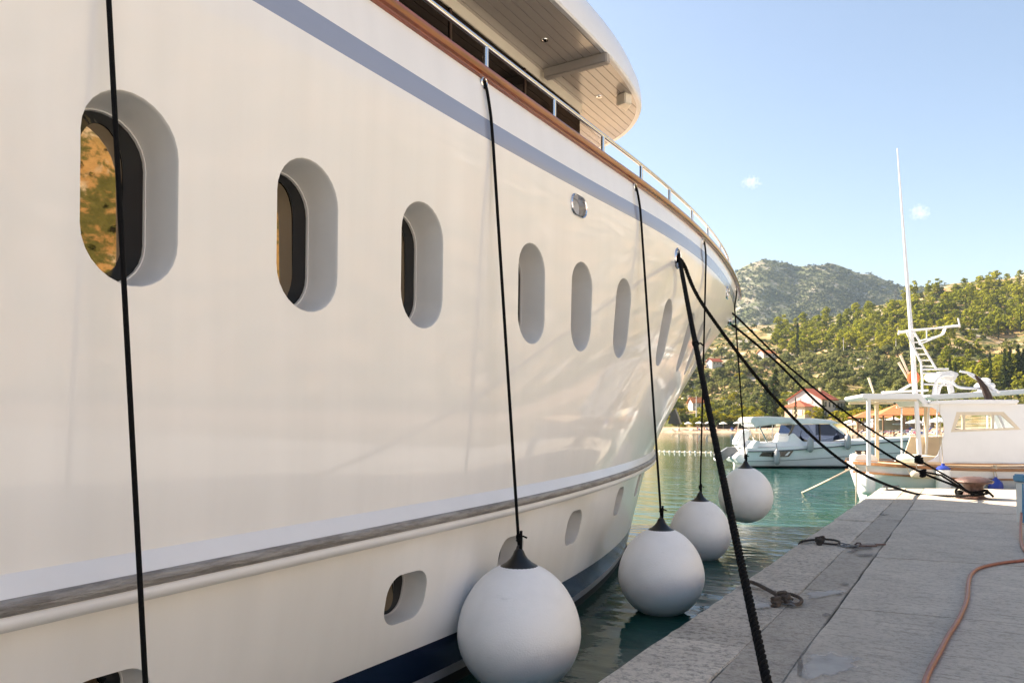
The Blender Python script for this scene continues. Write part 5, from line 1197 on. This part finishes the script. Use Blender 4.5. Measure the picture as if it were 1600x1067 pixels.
def crown(kind, seed):
    rs = np.random.RandomState(seed); cl = []
    if kind == 'pine':
        for k in range(19):
            z = rs.uniform(.14, .95); w = 3.0*math.sqrt(max(.03, 1-((z-.52)/.52)**2)); a = rs.uniform(0, 6.28); q = rs.uniform(.35, .95)
            cl.append(((math.cos(a)*w*q, math.sin(a)*w*q, z*9.0), (1.4, 1.4, 1.1)))
        cl.append(((0, 0, 8.6), (1.4, 1.4, .9))); return clumps(rs, cl, 26, .48)
    if kind == 'olive':
        for k in range(11):
            a = rs.uniform(0, 6.28); q = rs.uniform(.2, 1.7); cl.append(((math.cos(a)*q, math.sin(a)*q, rs.uniform(1.6, 3.6)-.25*q), (1.05, 1.05, .8)))
        return clumps(rs, cl, 26, .34)
    if kind == 'bush':
        for k in range(9):
            a = rs.uniform(0, 6.28); q = rs.uniform(.1, 1.4); cl.append(((math.cos(a)*q, math.sin(a)*q, rs.uniform(.5, 2.3)-.3*q), (.9, .9, .75)))
        return clumps(rs, cl, 26, .28)
    if kind == 'cypress':
        for k in range(26):
            z = (k+.5)/26; w = .95*(min(1, z*5+.35))*(1-z**2.6)+.08; a = rs.uniform(0, 6.28); cl.append(((math.cos(a)*w*.5, math.sin(a)*w*.5, .4+z*11.2), (w*.75, w*.75, .8)))
        return clumps(rs, cl, 20, .30)
def trunk(kind):
    b = MB(); h, r = {'pine': (6.0, .2), 'olive': (2.2, .22), 'bush': (1.0, .1), 'cypress': (6, .16)}[kind]
    b.tube([(0, 0, -1.2), (.05, .02, h*.4), (-.04, .06, h*.75), (0, 0, h)], [r, r*.8, r*.55, r*.3], 6)
    if kind in ('pine', 'olive'):
        for k in range(4):
            a = k*1.7; z = h*(.5+.1*k); b.tube([(0, 0, z), (math.cos(a)*1.0, math.sin(a)*1.0, z+.7), (math.cos(a)*1.7, math.sin(a)*1.7, z+1.2)], [r*.4, r*.25, r*.1], 5)
    return b
def protos(kind, mt, nvar, nm, label, cat, group):
    res = []
    for v in range(nvar):
        e = empty(nm, (0, 0, 0), 0, label, cat, group); trunk(kind).build('trunk', M['bark'], e, smooth=True)
        me = mesh_np('crown', crown(kind, 11+v*7+len(kind)), mt); o = bpy.data.objects.new('crown', me); C.objects.link(o); o.parent = e; res.append(e)
    return res
used = {}
def plant(pr, p, s, sz=1.):
    k = rnd.randrange(len(pr)); src = pr[k]
    if id(src) not in used: used[id(src)] = 1; o = src
    else: o = copy_tree(src)
    o.location = p-Vector((0, 0, .3)); o.rotation_euler = (0, 0, rnd.uniform(0, 6.28)); o.scale = (s*rnd.uniform(.9, 1.15), s*rnd.uniform(.9, 1.15), s*sz*rnd.uniform(.88, 1.15)); return o
def inpoly(x, y, poly):
    ins = False
    for i in range(len(poly)):
        (x1, y1), (x2, y2) = poly[i], poly[(i+1) % len(poly)]
        if (y1 > y) != (y2 > y) and x < (x2-x1)*(y-y1)/(y2-y1)+x1: ins = not ins
    return ins
def sample(poly, n, mind=0):
    xs_ = [p[0] for p in poly]; ys_ = [p[1] for p in poly]; out = []; tries = 0
    while len(out) < n and tries < n*30:
        tries += 1; x = rnd.uniform(min(xs_), max(xs_)); y = rnd.uniform(min(ys_), max(ys_))
        if not inpoly(x, y, poly): continue
        if mind and any(abs(x-q[0]) < mind and abs(y-q[1]) < mind*.5 for q in out): continue
        out.append((x, y))
    return out
HOUSES = [(1205, 658, 15, 60), (1262, 655, 45, 40), (1116, 574, 16, 14), (1197, 558, 17, 13), (1088, 641, 17, 16), (1536, 576, 10, 9)]
def clear(px, py):
    return all(not (abs(px-a) < w and -3 < py-b_ < h*.55) for a, b_, w, h in HOUSES)
pines = protos('pine', M['pineleaf'], 4, 'pine_tree', 'yellow green pine tree growing on the hillside', 'tree', 'pines on the hillside')
band = [(1208, 516), (1260, 505), (1340, 494), (1400, 484), (1445, 484), (1452, 510), (1440, 548), (1330, 553), (1210, 556)]
rhill = [(1395, 470), (1450, 452), (1530, 441), (1612, 434), (1612, 520), (1560, 528), (1480, 540), (1440, 520)]
rlow = [(1440, 548), (1480, 545), (1612, 560), (1612, 625), (1440, 625)]
for reg, n_, md, lab, grp in ((band, 125, 7, 'yellow green pine in the dense pine wood left of the mast', 'pines of the dense wood'), (rhill, 95, 9, 'pine scattered high on the right hill near the ridge', 'pines on the upper right hill'), (rlow, 45, 10, 'pine on the lower right slope just above the boats', 'pines on the lower right slope')):
    for px, py in sample(reg, n_, md):
        p, Z = hit(px, py)
        if p and clear(px, py): o = plant(pines, p, rnd.uniform(.6, 1.3)*(1.0 if Z > 380 else .75)); o['label'] = lab; o['group'] = grp
olives = protos('olive', M['oliveleaf'], 4, 'olive_tree', 'grey green round olive tree on the lower slope', 'tree', 'olive trees on the lower slope')
olp = [(1040, 560), (1130, 556), (1215, 556), (1330, 556), (1440, 552), (1500, 600), (1500, 640), (1340, 652), (1040, 658)]
for px, py in sample(olp, 290, 5):
    p, Z = hit(px, py)
    if p and clear(px, py):
        o = plant(olives, p, rnd.uniform(.8, 1.35)*(.8+Z/1100)); hi_ = py < 605; zone = 'nearest the yacht bow' if px < 1150 else ('left of the white house' if px < 1270 else 'right of the white house')
        o['label'] = 'round olive tree %s on the slope %s' % ('higher up' if hi_ else 'low down', zone); o['group'] = 'olive trees %s %s' % ('higher up' if hi_ else 'low down', zone)
bushes = protos('bush', M['bushleaf'], 3, 'garden_bush', 'yellow green rounded bush in the gardens behind the beach', 'bush', 'garden bushes behind the beach')
for px, py in sample([(1045, 645), (1330, 645), (1345, 664), (1045, 668)], 85, 3)+sample([(1060, 560), (1400, 570), (1400, 640), (1060, 640)], 30, 8)+sample([(1325, 655), (1480, 640), (1480, 668), (1325, 668)], 30, 4):
    p, Z = hit(px, py)
    if p and clear(px, py): plant(bushes, p, rnd.uniform(.8, 1.7))
for px, py, lab in ((1276, 660, 'round yellow bush in front of the large white house'),):
    p, Z = hit(px, py); o = plant(bushes, p, 1.9); o['label'] = lab; del o['group']
cyps = protos('cypress', M['cypleaf'], 3, 'cypress_tree', 'slim dark cypress', 'tree', 'cypresses')
cl_ = [(1197, 655, 58, 2.0), (1204, 656, 50, 1.6), (1212, 656, 80, 2.0), (1208, 657, 52, 1.9), (1243, 658, 38, 1.0), (1287, 659, 36, 1.0), (1137, 661, 24, .9), (1246, 562, 58, .9), (1547, 607, 58, 1.1), (1570, 606, 62, 1.5), (1578, 608, 66, 1.6), (1590, 607, 68, 1.6), (1599, 606, 62, 1.5), (1484, 604, 46, 1.5), (1493, 606, 40, 1.5), (1609, 605, 60, 1.5), (1560, 530, 30, .8), (1595, 520, 40, .8)]
clab = lambda px: 'slim dark cypress in the clump left of the large white house' if px < 1220 else ('slim dark cypress before the large white house' if px < 1300 and px != 1246 else ('slim dark cypress on the right slope above the boats' if px > 1480 else 'thin dark cypress standing among the pine wood'))
for px, py, hpx, w in cl_:
    p, Z = hit(px, py); k = hpx*Z/1200/12.0; o = plant(cyps, p, k); wv = .75*w; o.scale = (k*wv, k*wv, k); lab = clab(px)
    if px == 1137: lab = 'small dark cypress behind the left umbrellas'
    o['label'] = lab; o['group'] = lab.replace('slim dark cypress', 'cypresses')
# hedge behind the sand
hg = empty('hedge', ground(1165, 669)[0], TH, 'clipped dark hedge behind the left sand', 'hedge')
rs = np.random.RandomState(3); cl = [((x, rs.uniform(-.5, .5), rs.uniform(.5, 2.2)), (1., .6, .6)) for x in np.arange(-9, 9, .45)]
me = mesh_np('leaves', clumps(rs, cl, 26, .3), M['cypleaf']); o = bpy.data.objects.new('leaves', me); C.objects.link(o); o.parent = hg
b = MB(); b.box((0, 0, .4), (18, .3, 1.4)); b.build('stems', M['bark'], hg)
# scrub: one mass
def scatter(name, pts, per, base, mt, label):
    rs = np.random.RandomState(5); pv = [clumps(rs, [((0, 0, .45), (1, 1, .75))], per, base) for _ in range(6)]; out = []
    for p, s in pts:
        v = pv[rs.randint(6)]; a = rs.uniform(0, 6.28); ca, sa = math.cos(a), math.sin(a); Rm = np.array([[ca, -sa, 0], [sa, ca, 0], [0, 0, 1]])
        out.append((v@Rm.T)*s+np.array(p))
    me = mesh_np(name, np.concatenate(out), mt); o = bpy.data.objects.new(name, me); C.objects.link(o); return tag(o, label, kind='stuff')
sp_ = []
for px, py in sample([(1040, 520), (1215, 500), (1400, 470), (1612, 434), (1612, 630), (1340, 655), (1040, 660)], 3600):
    p, Z = hit(px, py)
    if p is None or not clear(px, py): continue
    nz = noise.noise(p*.018)
    dry = 1140 < px < 1260 and 503 < py < 528 or px > 1470 and 515 < py < 560
    if rnd.random() > (.22 if dry else (.5 if px < 1230 else .8)): continue
    sp_.append((p, rnd.uniform(.9, 2.2)*(1 if Z < 500 else 1.2)))
for k in range(2600):
    ph = rnd.uniform(36, 100); r = shore(ph)+60+rnd.random()**1.2*330; p = pol(ph, r); p.z = terr(ph, r)
    if noise.noise(p*.012)+ .35*(1-(r-150)/200) > rnd.uniform(-.3, .6): sp_.append((p, rnd.uniform(1, 3)))
scatter('scrub', sp_, 30, .34, M['scrubleaf'], 'low green scrub covering the near hillside')
mp_ = []
for px, py in sample([(1040, 480), (1100, 446), (1140, 428), (1195, 405), (1280, 411), (1350, 424), (1400, 441), (1480, 443), (1480, 470), (1400, 500), (1230, 525), (1040, 545)], 5200):
    p, Z = hit(px, py)
    if p is None or Z < 700: continue
    if noise.noise(p*.006)*.5+noise.noise(p*.025)*.4+(.25 if px > 1230 else -.05) < rnd.uniform(-.5, .35): continue
    mp_.append((p, rnd.uniform(1.8, 5.0)))
M['farscrub'] = leaf_mat('far_scrub_leaves', [(.06, .07, .04), (.10, .11, .06), (.15, .155, .08)], .01, .1)
scatter('mountain_scrub', mp_, 14, .42, M['farscrub'], 'dark scrub dotted over the far mountain')
# utility poles and pylon
for px, py, hpx, lab in ((1400, 552, 22, 'grey utility pole in front of the pine wood'), (1088, 662, 42, 'pale utility pole near the low orange roofed house'), (1318, 552, 24, 'thin utility pole at the lower edge of the pine wood')):
    p, Z = hit(px, py); h = hpx*Z/1200; e = empty('utility_pole', p, TH, lab, 'pole'); b = MB(); b.tube([(0, 0, -1), (0, 0, h)], [.22, .14], 8); b.build('post', M['stucco'], e, smooth=True)
    b = MB(); b.box((0, 0, h-.6), (1.8, .15, .15)); b.build('crossarm', M['bark'], e)
p, Z = hit(1399, 478); h = 26*Z/1200; e = empty('pylon', p, TH, 'small lattice pylon on the ridge right of the mast', 'pylon'); b = MB()
for sx, sy in ((-1, -1), (1, -1), (1, 1), (-1, 1)): b.tube([(sx*1.6, sy*1.6, -1), (sx*.3, sy*.3, h)], .10, 4)
for k in range(6):
    z0, z1 = h*k/6, h*(k+1)/6; w0, w1 = lerp(1.6, .3, k/6), lerp(1.6, .3, (k+1)/6); b.tube([(-w0, -w0, z0), (w1, -w1, z1)], .06, 4); b.tube([(w0, -w0, z0), (-w1, -w1, z1)], .06, 4)
b.build('lattice', M['steelgrey'], e)
for z in (.72, .85): b = MB(); b.box((0, 0, h*z), (4.5, .2, .2)); b.build('arm', M['steelgrey'], e)

# ------------------------------------------------------------------ air and clouds
hz = MB(); hz.box((0, 0, 0), (1, 1, 1)); o = hz.build('haze', [], fix=True)
o.location = (0, 0, 239); o.scale = (8100, 8100, 482)
m = bpy.data.materials.new('thin_haze'); m.use_nodes = True; t = m.node_tree; t.nodes.clear(); oo = N(t, 'ShaderNodeOutputMaterial'); pv = N(t, 'ShaderNodeVolumePrincipled')
pv.inputs['Color'].default_value = (.62, .8, 1.0, 1); pv.inputs['Density'].default_value = .000085; pv.inputs['Anisotropy'].default_value = .2
t.links.new(pv.outputs[0], oo.inputs['Volume']); o.data.materials.clear(); o.data.materials.append(m); tag(o, 'thin blue air haze over the bay', kind='stuff')
def cloud(px, py, Z, w, h, label, seed):
    b = MB(); rr_ = random.Random(seed)
    b.ball((0, 0, 0), 1, 12, sz=(w, w*.6, h)); o = b.build('cloud', [], smooth=True); o.location = at_depth(px, py, Z); o.rotation_euler = (0, 0, TH)
    m = bpy.data.materials.new('cloud_vapour'); m.use_nodes = True; t = m.node_tree; t.nodes.clear(); oo = N(t, 'ShaderNodeOutputMaterial'); pv = N(t, 'ShaderNodeVolumePrincipled'); pv.inputs['Color'].default_value = (1, 1, 1, 1)
    tc = N(t, 'ShaderNodeTexCoord'); n = N(t, 'ShaderNodeTexNoise'); n.inputs['Scale'].default_value = 3.2/w; n.inputs['Detail'].default_value = 4; mp = N(t, 'ShaderNodeMapping'); mp.inputs['Location'].default_value = (seed*50, 0, 0)
    t.links.new(tc.outputs['Object'], mp.inputs[0]); t.links.new(mp.outputs[0], n.inputs[0])
    dv = N(t, 'ShaderNodeVectorMath', operation='DIVIDE'); dv.inputs[1].default_value = (w, w*.6, h); t.links.new(tc.outputs['Object'], dv.inputs[0]); ln = N(t, 'ShaderNodeVectorMath', operation='LENGTH'); t.links.new(dv.outputs[0], ln.inputs[0])
    a = N(t, 'ShaderNodeMath', operation='SUBTRACT'); t.links.new(n.outputs[0], a.inputs[0]); f = N(t, 'ShaderNodeMath', operation='MULTIPLY'); f.inputs[1].default_value = .45; t.links.new(ln.outputs['Value'], f.inputs[0]); t.links.new(f.outputs[0], a.inputs[1])
    mr = N(t, 'ShaderNodeMapRange'); mr.inputs[1].default_value = .12; mr.inputs[2].default_value = .45; mr.inputs[3].default_value = 0; mr.inputs[4].default_value = .6/w; t.links.new(a.outputs[0], mr.inputs[0]); t.links.new(mr.outputs[0], pv.inputs['Density']); t.links.new(pv.outputs[0], oo.inputs['Volume'])
    o.data.materials.clear(); o.data.materials.append(m); tag(o, label, 'cloud', 'small clouds')
cloud(1174, 285, 4200, 62, 42, 'small white cloud puff above the mountain', 1)
cloud(1438, 332, 4200, 66, 52, 'small faint cloud puff right of the mast', 2)
